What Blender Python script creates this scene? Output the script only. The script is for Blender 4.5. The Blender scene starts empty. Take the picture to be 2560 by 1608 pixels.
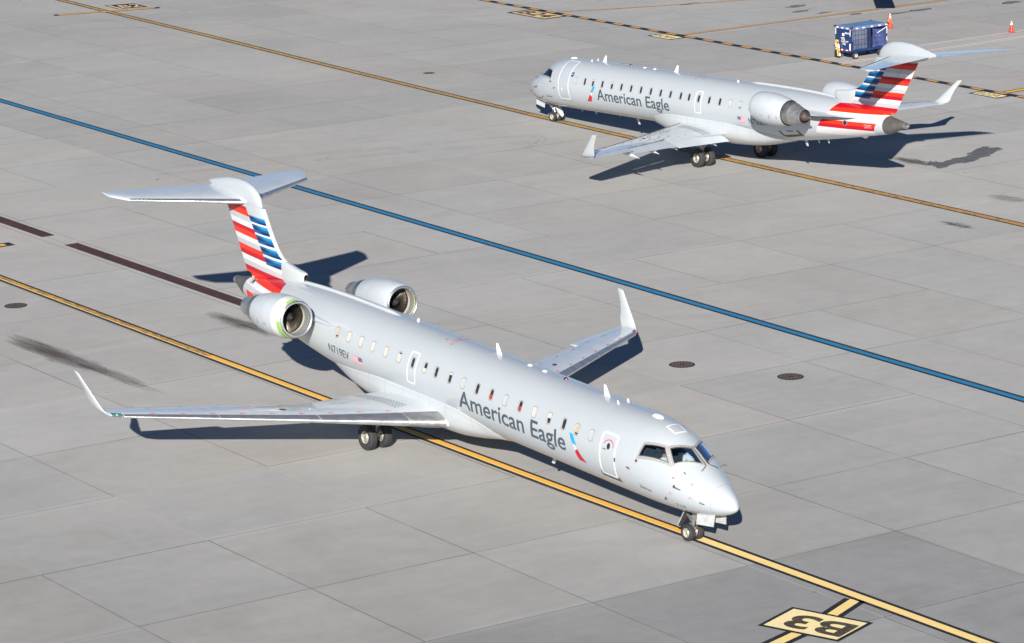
import bpy, bmesh, math, random
from math import sin, cos, pi, radians, sqrt, atan2, floor
from mathutils import Vector, Matrix
random.seed(7)
S = bpy.context.scene
C = S.collection
# ------------------------------------------------------------------ camera
W0, F0 = 2560.0, 8143.41
PITCH, ROLL, CH = 0.239354, -0.0232593, 31.2071
cd = bpy.data.cameras.new('camera'); cam = bpy.data.objects.new('camera', cd); C.objects.link(cam)
cd.sensor_fit = 'HORIZONTAL'; cd.sensor_width = 36.0; cd.lens = F0 / W0 * 36.0
cd.clip_start = 1.0; cd.clip_end = 6000.0
RT = Vector((1, 0, 0)); UP = Vector((0, sin(PITCH), cos(PITCH))); FW = Vector((0, cos(PITCH), -sin(PITCH)))
cx = RT * cos(ROLL) + UP * sin(ROLL); cy = UP * cos(ROLL) - RT * sin(ROLL)
cam.matrix_world = Matrix(((cx.x, cy.x, -FW.x, 0), (cx.y, cy.y, -FW.y, 0), (cx.z, cy.z, -FW.z, CH), (0, 0, 0, 1)))
S.camera = cam
# ------------------------------------------------------------------ sky, sun, exposure
SUN_D = Vector((0.090, 0.915, -0.393)).normalized()          # direction the light travels
wd = bpy.data.worlds.new('World'); S.world = wd; wd.use_nodes = True
nt = wd.node_tree; bg = nt.nodes['Background']
sky = nt.nodes.new('ShaderNodeTexSky'); sky.sky_type = 'NISHITA'; sky.sun_disc = False
sky.sun_elevation = math.asin(-SUN_D.z); sky.sun_rotation = atan2(-SUN_D.x, -SUN_D.y)
sky.altitude = 2000.0; sky.air_density = 0.75; sky.dust_density = 0.0; sky.ozone_density = 4.0
nt.links.new(sky.outputs[0], bg.inputs[0]); bg.inputs[1].default_value = 0.05
sd = bpy.data.lights.new('sun', 'SUN'); sd.energy = 5.0; sd.angle = radians(0.5); sd.color = (1.0, 0.95, 0.875)
sun = bpy.data.objects.new('sun', sd); C.objects.link(sun)
sun.rotation_euler = SUN_D.to_track_quat('-Z', 'Y').to_euler(); sun.location = (0, 0, 200)
S.view_settings.view_transform = 'Standard'; S.view_settings.look = 'None'
S.view_settings.gamma = 1.0; S.view_settings.use_curve_mapping = False
S.view_settings.exposure = 0.72
S.cycles.max_bounces = 6; S.cycles.sample_clamp_indirect = 6.0

# ------------------------------------------------------------------ node helper
class G:
    """tiny expression builder over a material's node tree"""
    def __init__(s, name):
        s.m = bpy.data.materials.new(name); s.m.use_nodes = True
        s.t = s.m.node_tree; s.b = s.t.nodes['Principled BSDF']
    def n(s, kind, **kw):
        q = s.t.nodes.new(kind)
        for k, v in kw.items(): setattr(q, k, v)
        return q
    def put(s, sock, v):
        if isinstance(v, bpy.types.NodeSocket): s.t.links.new(v, sock)
        elif v is not None: sock.default_value = v
    def m_(s, op, a, b=None, c=None, clamp=False):
        q = s.n('ShaderNodeMath', operation=op); q.use_clamp = clamp
        s.put(q.inputs[0], a); s.put(q.inputs[1], b); s.put(q.inputs[2], c)
        return q.outputs[0]
    def add(s, a, b): return s.m_('ADD', a, b)
    def sub(s, a, b): return s.m_('SUBTRACT', a, b)
    def mul(s, a, b): return s.m_('MULTIPLY', a, b)
    def lin(s, v, lo, hi, a=0.0, b=1.0):
        q = s.n('ShaderNodeMapRange'); q.clamp = True
        s.put(q.inputs[0], v); s.put(q.inputs[1], lo); s.put(q.inputs[2], hi); s.put(q.inputs[3], a); s.put(q.inputs[4], b)
        return q.outputs[0]
    def mix(s, f, a, b, mode='MIX'):
        q = s.n('ShaderNodeMix', data_type='RGBA', blend_type=mode)
        s.put(q.inputs[0], f)
        for sock, v in ((q.inputs[6], a), (q.inputs[7], b)):
            if isinstance(v, tuple) and len(v) == 3: v = v + (1.0,)
            s.put(sock, v)
        return q.outputs[2]
    def noise(s, vec, scale, detail=3.0, rough=0.55, dist=0.0):
        q = s.n('ShaderNodeTexNoise'); s.put(q.inputs['Vector'], vec)
        q.inputs['Scale'].default_value = scale; q.inputs['Detail'].default_value = detail
        q.inputs['Roughness'].default_value = rough; q.inputs['Distortion'].default_value = dist
        return q.outputs['Fac']
    def obj(s): return s.n('ShaderNodeTexCoord').outputs['Object']
    def pos(s): return s.n('ShaderNodeNewGeometry').outputs['Position']
    def xyz(s, v):
        q = s.n('ShaderNodeSeparateXYZ'); s.put(q.inputs[0], v); return q.outputs
    def vec(s, x, y, z=0.0):
        q = s.n('ShaderNodeCombineXYZ'); s.put(q.inputs[0], x); s.put(q.inputs[1], y); s.put(q.inputs[2], z); return q.outputs[0]
    def white(s, v):
        q = s.n('ShaderNodeTexWhiteNoise', noise_dimensions='3D'); s.put(q.inputs['Vector'], v); return q.outputs['Value']
    def ramp(s, f, stops, interp='LINEAR'):
        q = s.n('ShaderNodeValToRGB'); r = q.color_ramp; r.interpolation = interp
        while len(r.elements) < len(stops): r.elements.new(0.5)
        for e, (p, c) in zip(r.elements, stops): e.position = p; e.color = tuple(c) + (1.0,)
        s.put(q.inputs[0], f); return q.outputs[0]
    def set(s, base=None, rough=0.5, metal=0.0, coat=0.0, coat_rough=0.05, spec=0.5, bump=None, bump_d=0.02, alpha=None):
        b = s.b
        if isinstance(base, tuple) and len(base) == 3: base = base + (1.0,)
        s.put(b.inputs['Base Color'], base); s.put(b.inputs['Roughness'], rough); s.put(b.inputs['Metallic'], metal)
        b.inputs['Coat Weight'].default_value = coat; b.inputs['Coat IOR'].default_value = 1.5 if coat < 0.7 else 1.75; b.inputs['Coat Roughness'].default_value = coat_rough
        b.inputs['Specular IOR Level'].default_value = spec
        if alpha is not None: s.put(b.inputs['Alpha'], alpha)
        if bump is not None:
            q = s.n('ShaderNodeBump'); q.inputs['Strength'].default_value = 0.35; q.inputs['Distance'].default_value = bump_d
            s.put(q.inputs['Height'], bump); s.t.links.new(q.outputs[0], b.inputs['Normal'])
        return s.m

def flat(name, col, rough=0.5, metal=0.0, coat=0.0, var=0.12, scale=6.0, spec=0.5):
    g = G(name); n = g.noise(g.obj(), scale, 4.0)
    lo = tuple(c * (1 - var) for c in col); hi = tuple(min(1, c * (1 + var)) for c in col)
    return g.set(g.ramp(n, [(0.3, lo), (0.7, hi)]), g.lin(n, 0.3, 0.7, rough * 0.85, min(1, rough * 1.15)), metal, coat, spec=spec)

# ------------------------------------------------------------------ mesh helper
class MB:
    def __init__(s): s.v = []; s.f = []; s.mi = []; s.cur = 0
    def pt(s, p): s.v.append(tuple(p)); return len(s.v) - 1
    def face(s, idx): s.f.append(tuple(idx)); s.mi.append(s.cur)
    def poly(s, pts): s.face([s.pt(p) for p in pts])
    def grid(s, rows, cu=False, cv=False):
        n = len(rows); m = len(rows[0]); I = [[s.pt(p) for p in r] for r in rows]
        for i in range(n if cu else n - 1):
            for j in range(m if cv else m - 1):
                a, b, c, d = I[i][j], I[(i + 1) % n][j], I[(i + 1) % n][(j + 1) % m], I[i][(j + 1) % m]
                s.face((a, b, c, d))
        return I
    def loft(s, loops, cap0=True, cap1=True):
        I = s.grid(loops, False, True)
        if cap0: s.face(I[0][::-1])
        if cap1: s.face(I[-1])
        return I
    def box(s, lo, hi, fn=None):
        x0, y0, z0 = lo; x1, y1, z1 = hi
        c = [(x0, y0, z0), (x1, y0, z0), (x1, y1, z0), (x0, y1, z0), (x0, y0, z1), (x1, y0, z1), (x1, y1, z1), (x0, y1, z1)]
        if fn: c = [fn(p) for p in c]
        i = [s.pt(p) for p in c]
        for q in ((0, 3, 2, 1), (4, 5, 6, 7), (0, 1, 5, 4), (1, 2, 6, 5), (2, 3, 7, 6), (3, 0, 4, 7)): s.face([i[k] for k in q])
    def tube(s, pts, r, seg=10, cap=True):
        pts = [Vector(p) for p in pts]; loops = []
        rr = r if isinstance(r, (list, tuple)) else [r] * len(pts)
        for k, p in enumerate(pts):
            d = (pts[min(k + 1, len(pts) - 1)] - pts[max(k - 1, 0)]).normalized()
            u = d.cross(Vector((0, 0, 1)))
            if u.length < 1e-3: u = d.cross(Vector((0, 1, 0)))
            u.normalize(); w = d.cross(u)
            loops.append([p + (u * cos(2 * pi * i / seg) + w * sin(2 * pi * i / seg)) * rr[k] for i in range(seg)])
        s.loft(loops, cap, cap)
    def lathe(s, prof, fn, seg=32, closed=False):
        """prof: list of (axial, radius); fn maps (axial, y, z) to a point"""
        rows = [[fn(a, r * cos(2 * pi * i / seg), r * sin(2 * pi * i / seg)) for i in range(seg)] for a, r in prof]
        s.grid(rows, closed, True)
    def mesh(s, name, mats, smooth=True, angle=35, flip=True):
        me = bpy.data.meshes.new(name); me.from_pydata([tuple(v) for v in s.v], [], s.f)
        for m in (mats if isinstance(mats, (list, tuple)) else [mats]): me.materials.append(m)
        for p, k in zip(me.polygons, s.mi): p.material_index = k
        bm = bmesh.new(); bm.from_mesh(me)
        bmesh.ops.remove_doubles(bm, verts=bm.verts, dist=1e-5)
        if flip: bmesh.ops.recalc_face_normals(bm, faces=bm.faces)
        bm.to_mesh(me); bm.free()
        if smooth:
            me.shade_smooth(); me.set_sharp_from_angle(angle=radians(angle))
        return me
    def build(s, name, mats, parent=None, **kw): return obj(name, s.mesh(name, mats, **kw), parent)

def obj(name, me, parent=None):
    o = bpy.data.objects.new(name, me); C.objects.link(o)
    if parent is not None: o.parent = parent
    return o
def thing(name, label, cat, mat=None, group=None):
    o = bpy.data.objects.new(name, None); C.objects.link(o); o.empty_display_size = 0.5
    if mat is not None: o.matrix_world = mat
    o['label'] = label; o['category'] = cat
    if group: o['group'] = group
    return o
def tag(o, label, cat, group=None, kind=None):
    o['label'] = label; o['category'] = cat
    if group: o['group'] = group
    if kind: o['kind'] = kind
    return o

def text_mesh(txt, offset=0.0, width=1.0):
    """flat text as triangles, scaled so that its cap box is [0,w] x [0,1]"""
    cu = bpy.data.curves.new('lettering', 'FONT'); cu.body = txt; cu.size = 1.0; cu.offset = offset; cu.resolution_u = 6
    cu.fill_mode = 'FRONT'
    o = bpy.data.objects.new('lettering_source', cu); C.objects.link(o)
    dg = bpy.context.evaluated_depsgraph_get(); dg.update()
    me = bpy.data.meshes.new_from_object(o.evaluated_get(dg))
    bpy.data.objects.remove(o); bpy.data.curves.remove(cu)
    bm = bmesh.new(); bm.from_mesh(me); bpy.data.meshes.remove(me)
    return bm
CAP = {}
def cap_height(offset):
    if offset not in CAP:
        bm = text_mesh('E', offset); CAP[offset] = (min(v.co.y for v in bm.verts), max(v.co.y for v in bm.verts)); bm.free()
    return CAP[offset]
def lay_text(txt, fn, x0, x1, y0, y1, offset=0.0, cuts=0):
    """text in the box x0..x1 (ink extent), y0..y1 (baseline to cap height); fn maps (x, y) to a point"""
    bm = text_mesh(txt, offset); lo, hi = cap_height(offset)
    bmesh.ops.triangulate(bm, faces=bm.faces)
    xa = min(v.co.x for v in bm.verts); xb = max(v.co.x for v in bm.verts)
    if cuts:
        ya = min(v.co.y for v in bm.verts); yb = max(v.co.y for v in bm.verts)
        for i in range(1, cuts):
            y = ya + (yb - ya) * i / cuts
            bmesh.ops.bisect_plane(bm, geom=bm.verts[:] + bm.edges[:] + bm.faces[:], plane_co=(0, y, 0), plane_no=(0, 1, 0))
    for v in bm.verts:
        u = (v.co.x - xa) / (xb - xa); w = (v.co.y - lo) / (hi - lo)
        v.co = fn(x0 + (x1 - x0) * u, y0 + (y1 - y0) * w)
    me = bpy.data.meshes.new('lettering'); bm.to_mesh(me); bm.free()
    return me
def mat_on(me, m):
    me.materials.clear(); me.materials.append(m); return me

# ================================================================== GROUND
TH = radians(-55.1)
E1 = Vector((cos(TH), sin(TH), 0)); E2 = Vector((-sin(TH), cos(TH), 0))
def AB(a, b, z=0.0): return E1 * a + E2 * b + Vector((0, 0, z))
SK = 0.035
def concrete():
    g = G('apron concrete'); P = g.pos(); x, y, z = g.xyz(P)
    a = g.add(g.mul(x, E1.x), g.mul(y, E1.y)); b = g.add(g.mul(x, E2.x), g.mul(y, E2.y))
    ap = g.sub(a, g.mul(b, SK))
    ja = g.m_('DIVIDE', g.add(ap, 107.55), 6.234); jb = g.m_('DIVIDE', g.sub(b, 77.98), 5.84)
    ca = g.m_('FLOOR', ja); cb = g.m_('FLOOR', jb)
    def near(j, pitch):
        f = g.m_('FRACT', j); return g.mul(g.m_('MINIMUM', f, g.sub(1.0, f)), pitch)
    wob = g.mul(g.sub(g.noise(P, 3.0, 4.0), 0.5), 0.022)
    da = g.m_('ABSOLUTE', g.add(near(ja, 6.234), wob)); db = g.m_('ABSOLUTE', g.add(near(jb, 5.84), wob))
    la = g.m_('FLOOR', g.add(ja, 0.5)); lb = g.m_('FLOOR', g.add(jb, 0.5))
    # tone of each slab
    w1 = g.white(g.vec(ca, cb, 1.0)); w2 = g.white(g.vec(ca, cb, 5.0)); w3 = g.white(g.vec(ca, cb, 9.0))
    big = g.noise(P, 0.035, 2.0); mid = g.noise(P, 0.22, 4.0, 0.6, 0.6); sml = g.noise(P, 1.5, 5.0, 0.65); fin = g.noise(P, 14.0, 4.0, 0.7)
    # finishing streaks across each slab (broom direction runs roughly along image horizontals)
    st = g.noise(g.vec(g.mul(ap, 1.9), g.mul(b, 0.16), w1), 1.0, 5.0, 0.62, 0.3)
    v = g.add(g.lin(w1, 0, 1, -0.03, 0.025), g.lin(big, 0.3, 0.7, -0.04, 0.04))
    v = g.add(v, g.lin(mid, 0.28, 0.72, -0.045, 0.04)); v = g.add(v, g.lin(sml, 0.25, 0.75, -0.035, 0.03))
    v = g.add(v, g.lin(st, 0.25, 0.75, -0.028, 0.025)); v = g.add(v, g.lin(fin, 0.25, 0.75, -0.03, 0.03))
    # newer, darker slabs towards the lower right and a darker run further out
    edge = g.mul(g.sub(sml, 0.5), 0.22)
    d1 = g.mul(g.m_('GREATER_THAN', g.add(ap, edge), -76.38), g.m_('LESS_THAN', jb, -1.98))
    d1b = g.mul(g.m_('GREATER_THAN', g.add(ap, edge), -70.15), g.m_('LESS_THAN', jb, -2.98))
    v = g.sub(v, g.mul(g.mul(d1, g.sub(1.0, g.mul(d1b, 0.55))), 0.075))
    d2 = g.mul(g.mul(g.m_('GREATER_THAN', ap, -163.65), g.m_('LESS_THAN', g.add(ap, edge), -151.18)), g.m_('GREATER_THAN', jb, 0.0))
    v = g.sub(v, g.mul(d2, 0.075))
    v = g.sub(v, g.mul(g.m_('LESS_THAN', ap, -163.65), 0.045))
    # pale grout bands along some cross joints
    fa = g.mul(g.m_('FRACT', ja), 6.234)
    band = g.mul(g.m_('GREATER_THAN', g.white(g.vec(la, cb, 3.0)), 0.72), g.lin(g.add(da, g.mul(sml, 0.5)), 0.35, 0.65, 1.0, 0.0))
    v = g.add(v, g.mul(band, 0.055))
    # specks and small spots
    vo = g.n('ShaderNodeTexVoronoi'); g.put(vo.inputs['Vector'], P); vo.inputs['Scale'].default_value = 1.15
    sp = g.mul(g.lin(vo.outputs['Distance'], 0.022, 0.050, 1.0, 0.0), g.m_('GREATER_THAN', g.xyz(vo.outputs['Color'])[0], 0.55))
    vo2 = g.n('ShaderNodeTexVoronoi'); g.put(vo2.inputs['Vector'], P); vo2.inputs['Scale'].default_value = 0.28
    sp2 = g.mul(g.lin(vo2.outputs['Distance'], 0.02, 0.035, 1.0, 0.0), g.m_('GREATER_THAN', g.xyz(vo2.outputs['Color'])[1], 0.6))
    far = g.lin(ap, -150.0, -168.0, 0.0, 1.0)
    blot = g.mul(g.mul(g.lin(g.noise(g.vec(g.mul(ap, 1.6), g.mul(b, 0.7), 3.3), 0.8, 5.0, 0.6), 0.66, 0.74, 0.0, 1.0), far), g.lin(b, 118.0, 128.0, 0.0, 1.0))
    # long faint tyre sweeps
    wv = g.n('ShaderNodeTexWave', wave_type='RINGS'); g.put(wv.inputs['Vector'], g.vec(g.add(g.mul(x, 0.02), 0.9), g.add(g.mul(y, 0.02), -2.1), 0))
    wv.inputs['Scale'].default_value = 1.1; wv.inputs['Distortion'].default_value = 3.0; wv.inputs['Detail'].default_value = 1.0; wv.inputs['Detail Scale'].default_value = 0.6
    tyre = g.mul(g.lin(wv.outputs['Fac'], 0.985, 1.0, 0.0, 1.0), g.lin(mid, 0.5, 0.62, 0.0, 1.0))
    v = g.sub(v, g.mul(tyre, 0.05))
    base = g.mix(g.lin(g.add(w2, g.mul(sml, 0.6)), 0.3, 1.3), (0.398, 0.394, 0.384), (0.408, 0.394, 0.374))
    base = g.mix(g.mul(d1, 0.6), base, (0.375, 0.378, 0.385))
    base = g.mix(g.lin(g.noise(P, 0.12, 3.0, 0.5, 1.0), 0.6, 0.8, 0.0, 0.35), base, (0.36, 0.31, 0.26))
    base = g.mix(1.0, base, g.n('ShaderNodeCombineColor').outputs[0], 'MIX') if False else base
    v = g.sub(v, g.lin(g.add(y, g.mul(mid, 6.0)), 92.0, 116.0, 0.115, 0.0))  # nearest slabs darkened in the colour, standing in for lens and light falloff
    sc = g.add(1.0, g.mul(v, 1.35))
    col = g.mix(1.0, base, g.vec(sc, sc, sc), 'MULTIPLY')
    col = g.mix(g.mul(sp, 0.45), col, (0.10, 0.09, 0.085)); col = g.mix(g.mul(sp2, 0.7), col, (0.06, 0.055, 0.05))
    col = g.mix(g.mul(blot, 0.75), col, (0.07, 0.065, 0.06))
    # joints: some dark and open, some filled with pale sealant, some worn nearly away
    jn = g.lin(g.noise(P, 0.35, 3.0), 0.30, 0.55, 0.55, 1.0)
    ka = g.white(g.vec(la, 0.0, 2.0)); kb = g.white(g.vec(lb, 0.0, 4.0))
    ma = g.mul(g.mul(g.lin(da, 0.015, 0.035, 1.0, 0.0), jn), g.lin(g.white(g.vec(la, cb, 7.0)), 0, 1, 0.55, 1.0))
    mb = g.mul(g.mul(g.lin(db, 0.015, 0.035, 1.0, 0.0), jn), g.lin(g.white(g.vec(ca, lb, 8.0)), 0, 1, 0.55, 1.0))
    pale = g.m_('GREATER_THAN', g.white(g.vec(ca, lb, 11.0)), 0.84)
    palea = g.m_('GREATER_THAN', g.white(g.vec(la, cb, 12.0)), 0.90)
    jc = g.mix(pale, (0.13, 0.12, 0.115), (0.43, 0.415, 0.385)); jca = g.mix(palea, (0.115, 0.11, 0.105), (0.43, 0.415, 0.385))
    col = g.mix(g.mul(ma, 0.85), col, jca); col = g.mix(g.mul(mb, 0.80), col, jc)
    # joints of the drain strip
    near_tr = g.m_('LESS_THAN', a, -104.0)
    dt = g.m_('MINIMUM', g.m_('ABSOLUTE', g.sub(b, 67.03)), g.m_('ABSOLUTE', g.sub(b, 65.80)))
    col = g.mix(g.mul(g.mul(g.lin(dt, 0.012, 0.03, 1.0, 0.0), near_tr), 0.6), col, (0.12, 0.105, 0.09))
    return g.set(col, g.lin(sml, 0.3, 0.7, 0.78, 0.92), spec=0.25, bump=g.add(fin, g.mul(sml, 0.5)), bump_d=0.006)
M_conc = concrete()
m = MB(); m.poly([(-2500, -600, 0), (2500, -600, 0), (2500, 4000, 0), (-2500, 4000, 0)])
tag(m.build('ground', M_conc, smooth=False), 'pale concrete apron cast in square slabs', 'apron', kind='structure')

# ---- paint
def road_paint(name, col, worn, wear=0.5, scale=2.2, stripe=None):
    g = G(name); P = g.pos(); x, y, z = g.xyz(P)
    a = g.add(g.mul(x, E1.x), g.mul(y, E1.y)); b = g.add(g.mul(x, E2.x), g.mul(y, E2.y))
    n = g.noise(g.vec(g.mul(a, 0.8), g.mul(b, 3.0), 0.0), scale, 6.0, 0.7)
    n2 = g.noise(P, 0.5, 3.0); f = g.noise(P, 16.0, 4.0, 0.7)
    k = g.lin(g.add(g.mul(n, 0.75), g.mul(f, 0.25)), 0.62 - wear * 0.24, 0.74 - wear * 0.24)
    c = g.mix(g.mul(k, g.lin(n2, 0.3, 0.7, 0.4, 1.0)), col, worn)
    c = g.mix(g.lin(g.noise(P, 6.0, 4.0), 0.35, 0.7, 0.0, 0.10), c, (0.20, 0.18, 0.15))
    return g.set(c, 0.7, spec=0.3)
P_yel_old = road_paint('worn orange yellow paint', (0.90, 0.47, 0.07), (0.66, 0.36, 0.09), 0.40)
P_yel_mid = road_paint('dull scuffed yellow paint', (0.50, 0.30, 0.095), (0.20, 0.14, 0.075), 0.62, 2.4)
P_yel_scuff = road_paint('rubber scuffed yellow paint', (0.74, 0.38, 0.06), (0.12, 0.095, 0.06), 0.85, 2.6)
P_yel_new = road_paint('fresh pale yellow paint', (0.95, 0.70, 0.27), (0.92, 0.60, 0.17), 0.25)
P_yel_tan = road_paint('faded tan yellow paint', (0.60, 0.36, 0.13), (0.36, 0.25, 0.13), 0.8)
P_yel_brt = road_paint('bright yellow paint', (0.80, 0.45, 0.01), (0.7, 0.38, 0.02), 0.3)
P_orange = road_paint('orange dash paint', (0.66, 0.33, 0.07), (0.5, 0.25, 0.07), 0.4)
P_cream = road_paint('cream sign paint', (0.95, 0.79, 0.42), (0.90, 0.66, 0.26), 0.45)
P_tan = road_paint('tan sign paint', (0.72, 0.52, 0.28), (0.6, 0.42, 0.22), 0.4)
P_white = road_paint('white paint', (0.80, 0.75, 0.72), (0.52, 0.47, 0.43), 0.5)
P_red = road_paint('faded red paint', (0.36, 0.13, 0.14), (0.42, 0.28, 0.26), 0.5)
P_blk = road_paint('black paint', (0.012, 0.013, 0.017), (0.04, 0.04, 0.042), 0.25)
P_blk_worn = road_paint('grey worn black paint', (0.026, 0.027, 0.03), (0.08, 0.077, 0.074), 0.45)
P_brn = road_paint('brown black lettering paint', (0.055, 0.045, 0.03), (0.20, 0.15, 0.06), 0.5)
P_blue = road_paint('blue line paint', (0.008, 0.20, 0.43), (0.035, 0.235, 0.45), 0.35)
Z1, Z2, Z3 = 0.004, 0.008, 0.012

def ribbon(mb, pts, o0, o1, z, seg=1):
    """strip between lateral offsets o0..o1 of a centre line in (a, b)"""
    P = [AB(*p) for p in pts]; rows = []
    for i, p in enumerate(P):
        d = (P[min(i + 1, len(P) - 1)] - P[max(i - 1, 0)]).normalized(); n = Vector((-d.y, d.x, 0))
        rows.append([p + n * o0 + Vector((0, 0, z)), p + n * o1 + Vector((0, 0, z))])
    mb.grid(rows)
def smooth_line(pts, k=8):
    out = []
    for i in range(len(pts) - 1):
        p0 = pts[max(i - 1, 0)]; p1 = pts[i]; p2 = pts[i + 1]; p3 = pts[min(i + 2, len(pts) - 1)]
        for j in range(k):
            t = j / k
            out.append(tuple(0.5 * ((2 * p1[c]) + (-p0[c] + p2[c]) * t + (2 * p0[c] - 5 * p1[c] + 4 * p2[c] - p3[c]) * t * t + (-p0[c] + 3 * p1[c] - 3 * p2[c] + p3[c]) * t ** 3) for c in (0, 1)))
    out.append(pts[-1]); return out
def line_object(name, label, bands):
    mb = MB(); mats = []
    for k, (pts, o0, o1, z, mt) in enumerate(bands):
        mats.append(mt); mb.cur = k; ribbon(mb, pts, o0, o1, z)
    return tag(mb.build(name, mats, smooth=False, flip=False), label, 'painted line', kind='structure')

yl = [(-190, 60.42), (-127, 60.80), (-84, 60.91), (-77.6, 61.02)]
yn = [(-77.6, 61.02), (-67.4, 61.17), (-30, 61.6)]
line_object('taxi_line', 'worn orange and yellow line with black edges under the near jet', [
    (yl, -0.30, -0.13, Z1, P_blk_worn), (yl, 0.17, 0.29, Z1, P_blk), (yl, -0.13, -0.07, Z1, P_yel_new), (yl[:2], -0.07, 0.17, Z1, P_yel_scuff), ([(-127, 60.80), (-108, 60.848)], -0.07, 0.17, Z1, P_yel_scuff), ([(-108, 60.848)] + yl[2:], -0.07, 0.17, Z1, P_yel_old)])
line_object('taxi_line', 'fresh pale yellow line with black edges leading to the near sign', [
    (yn, -0.32, -0.17, Z1, P_blk), (yn, 0.17, 0.32, Z1, P_blk), (yn, -0.17, 0.17, Z1, P_yel_new)])
bl = [(-230, 82.35), (-167, 81.54), (-105, 80.74), (-60, 80.16)]
line_object('blue_line', 'blue line with black edges crossing between the two jets', [
    (bl, -0.29, -0.14, Z1, P_blk), (bl, 0.13, 0.30, Z1, P_blk_worn), (bl, -0.14, 0.13, Z1, P_blue)])
yb = smooth_line([(-230, 104.6), (-202.26, 103.5), (-194.95, 103.2), (-180.07, 102.75), (-161.23, 102.0), (-144.0, 101.47), (-135.15, 101.33), (-126.21, 101.33), (-117.42, 101.38), (-110.67, 101.42), (-104.77, 101.42), (-80, 101.42)])
cut = [p for p in yb if p[0] <= -143]; cut2 = [p for p in yb if p[0] >= -144.6]
line_object('taxi_line', 'scuffed tan line with black edges curving under the far jet', [
    (cut, -0.31, -0.17, Z1, P_blk), (cut, 0.18, 0.31, Z1, P_blk), (cut, -0.17, 0.18, Z1, P_yel_mid), (cut, -0.03, 0.03, Z2, P_yel_scuff),
    (cut2, -0.31, -0.18, Z1, P_blk), (cut2, 0.20, 0.31, Z1, P_blk), (cut2, -0.18, 0.20, Z1, P_yel_scuff)])
dl = [(-260, 124.78), (-90, 124.78)]
bands = [(dl, -0.29, 0.29, Z1, P_blk)]
mb = MB(); ribbon(mb, dl, -0.29, 0.29, Z1); mb.cur = 1
for k in range(-60, 16):
    a0 = -137.0 + k * 1.855; ribbon(mb, [(a0, 124.80), (a0 + 0.95, 124.80)], -0.15, 0.16, Z2)
tag(mb.build('dashed_line', [P_blk, P_orange], smooth=False, flip=False), 'black band with orange dashes running behind the far jet', 'painted line', kind='structure')
ll = smooth_line([(-173.4, 125.2), (-172.86, 126.33), (-171.67, 129.41), (-169.0, 137.57), (-166.9, 146), (-164, 160)])
line_object('lead_in_line', 'thin orange lead-in line at the top beyond the far jet', [(ll, -0.09, 0.09, Z2, P_orange), (ll, 0.09, 0.15, Z1, P_blk), (ll, -0.15, -0.09, Z1, P_blk)])
l2 = [(-159.8, 125.1), (-159.6, 175)]
line_object('lead_in_line', 'orange lead-in line passing behind the baggage cart', [(l2, -0.12, 0.12, Z2, P_orange), (l2, 0.12, 0.2, Z1, P_blk), (l2, -0.2, -0.12, Z1, P_blk)])
l3 = [(-130.9, 125.2), (-130.93, 150)]
line_object('lead_in_line', 'bright yellow lead-in line at the right edge', [(l3, -0.19, 0.19, Z2, P_yel_brt), (l3, 0.19, 0.32, Z1, P_blk), (l3, -0.32, -0.19, Z1, P_blk)])
for a0, b0, lab in ((-146.5, 125.1, 'thin white and red line under the baggage cart'), (-144.65, 124.95, 'white and red line in front of the baggage cart')):
    w = [(a0, b0), (a0, 165.0)]; h = 0.14 if a0 < -146 else 0.22
    line_object('service_line', lab, [(w, -h, -h * 0.35, Z2, P_white), (w, -h * 0.35, h * 0.35, Z2, P_red), (w, h * 0.35, h, Z2, P_white)])
sy = [(-131.95, 20), (-131.95, 64.05)]; sb = [(-131.95, 20), (-131.95, 64.4)]
line_object('lead_in_line', 'short orange line end with black edges at the left edge', [(sb, -0.36, 0.36, Z1, P_blk), (sy, -0.18, 0.18, Z2, P_yel_old)])
tb = [(-195.84, 99.68), (-193.95, 106.75)]; ti = [(-195.76, 99.98), (-194.05, 106.4)]
line_object('stop_bar', 'orange bar with black edges crossing the line at upper left', [(tb, -0.32, 0.32, Z1 + 0.002, P_blk), (ti, -0.15, 0.15, Z2 + 0.002, P_yel_old)])

def ground_sign(name, label, corners, inner, txt, paint, ink, tx, ty, box, org, offset=0.01, edge=P_blk, extra=None):
    """corners/inner in (a,b); text axes tx, ty (unit vectors in the a,b plane), origin org, box = (w, h)"""
    mb = MB(); mb.poly([AB(*c, Z2) for c in corners]); mb.cur = 1
    mb.poly([AB(*c, Z3) for c in inner])
    if extra:
        for k, (pts, o0, o1, z, mi) in enumerate(extra): mb.cur = mi; ribbon(mb, pts, o0, o1, z)
    o = mb.build(name, [edge, paint, P_yel_new], smooth=False, flip=False)
    tag(o, label, 'ground sign', kind='structure')
    def fn(x, y): return AB(org[0] + tx[0] * x + ty[0] * y, org[1] + tx[1] * x + ty[1] * y, 0.016)
    t = obj('lettering', mat_on(lay_text(txt, fn, 0, box[0], 0, box[1], offset), ink), o)
    return o
def inset(q, d):
    c = [Vector(p) for p in q]; ctr = sum(c, Vector((0, 0))) / 4
    out = []
    for i in range(4):
        p = c[i]; u = (c[(i + 1) % 4] - p).normalized(); w = (c[i - 1] - p).normalized()
        k = d / max(0.2, abs(u.x * w.y - u.y * w.x)); out.append(tuple(p + (u + w) * k))
    return out
q = [(-70.40, 58.97), (-67.82, 59.88), (-67.20, 58.0), (-69.76, 57.11)]
cs, sn = cos(radians(19.3)), sin(radians(19.3))
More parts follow.
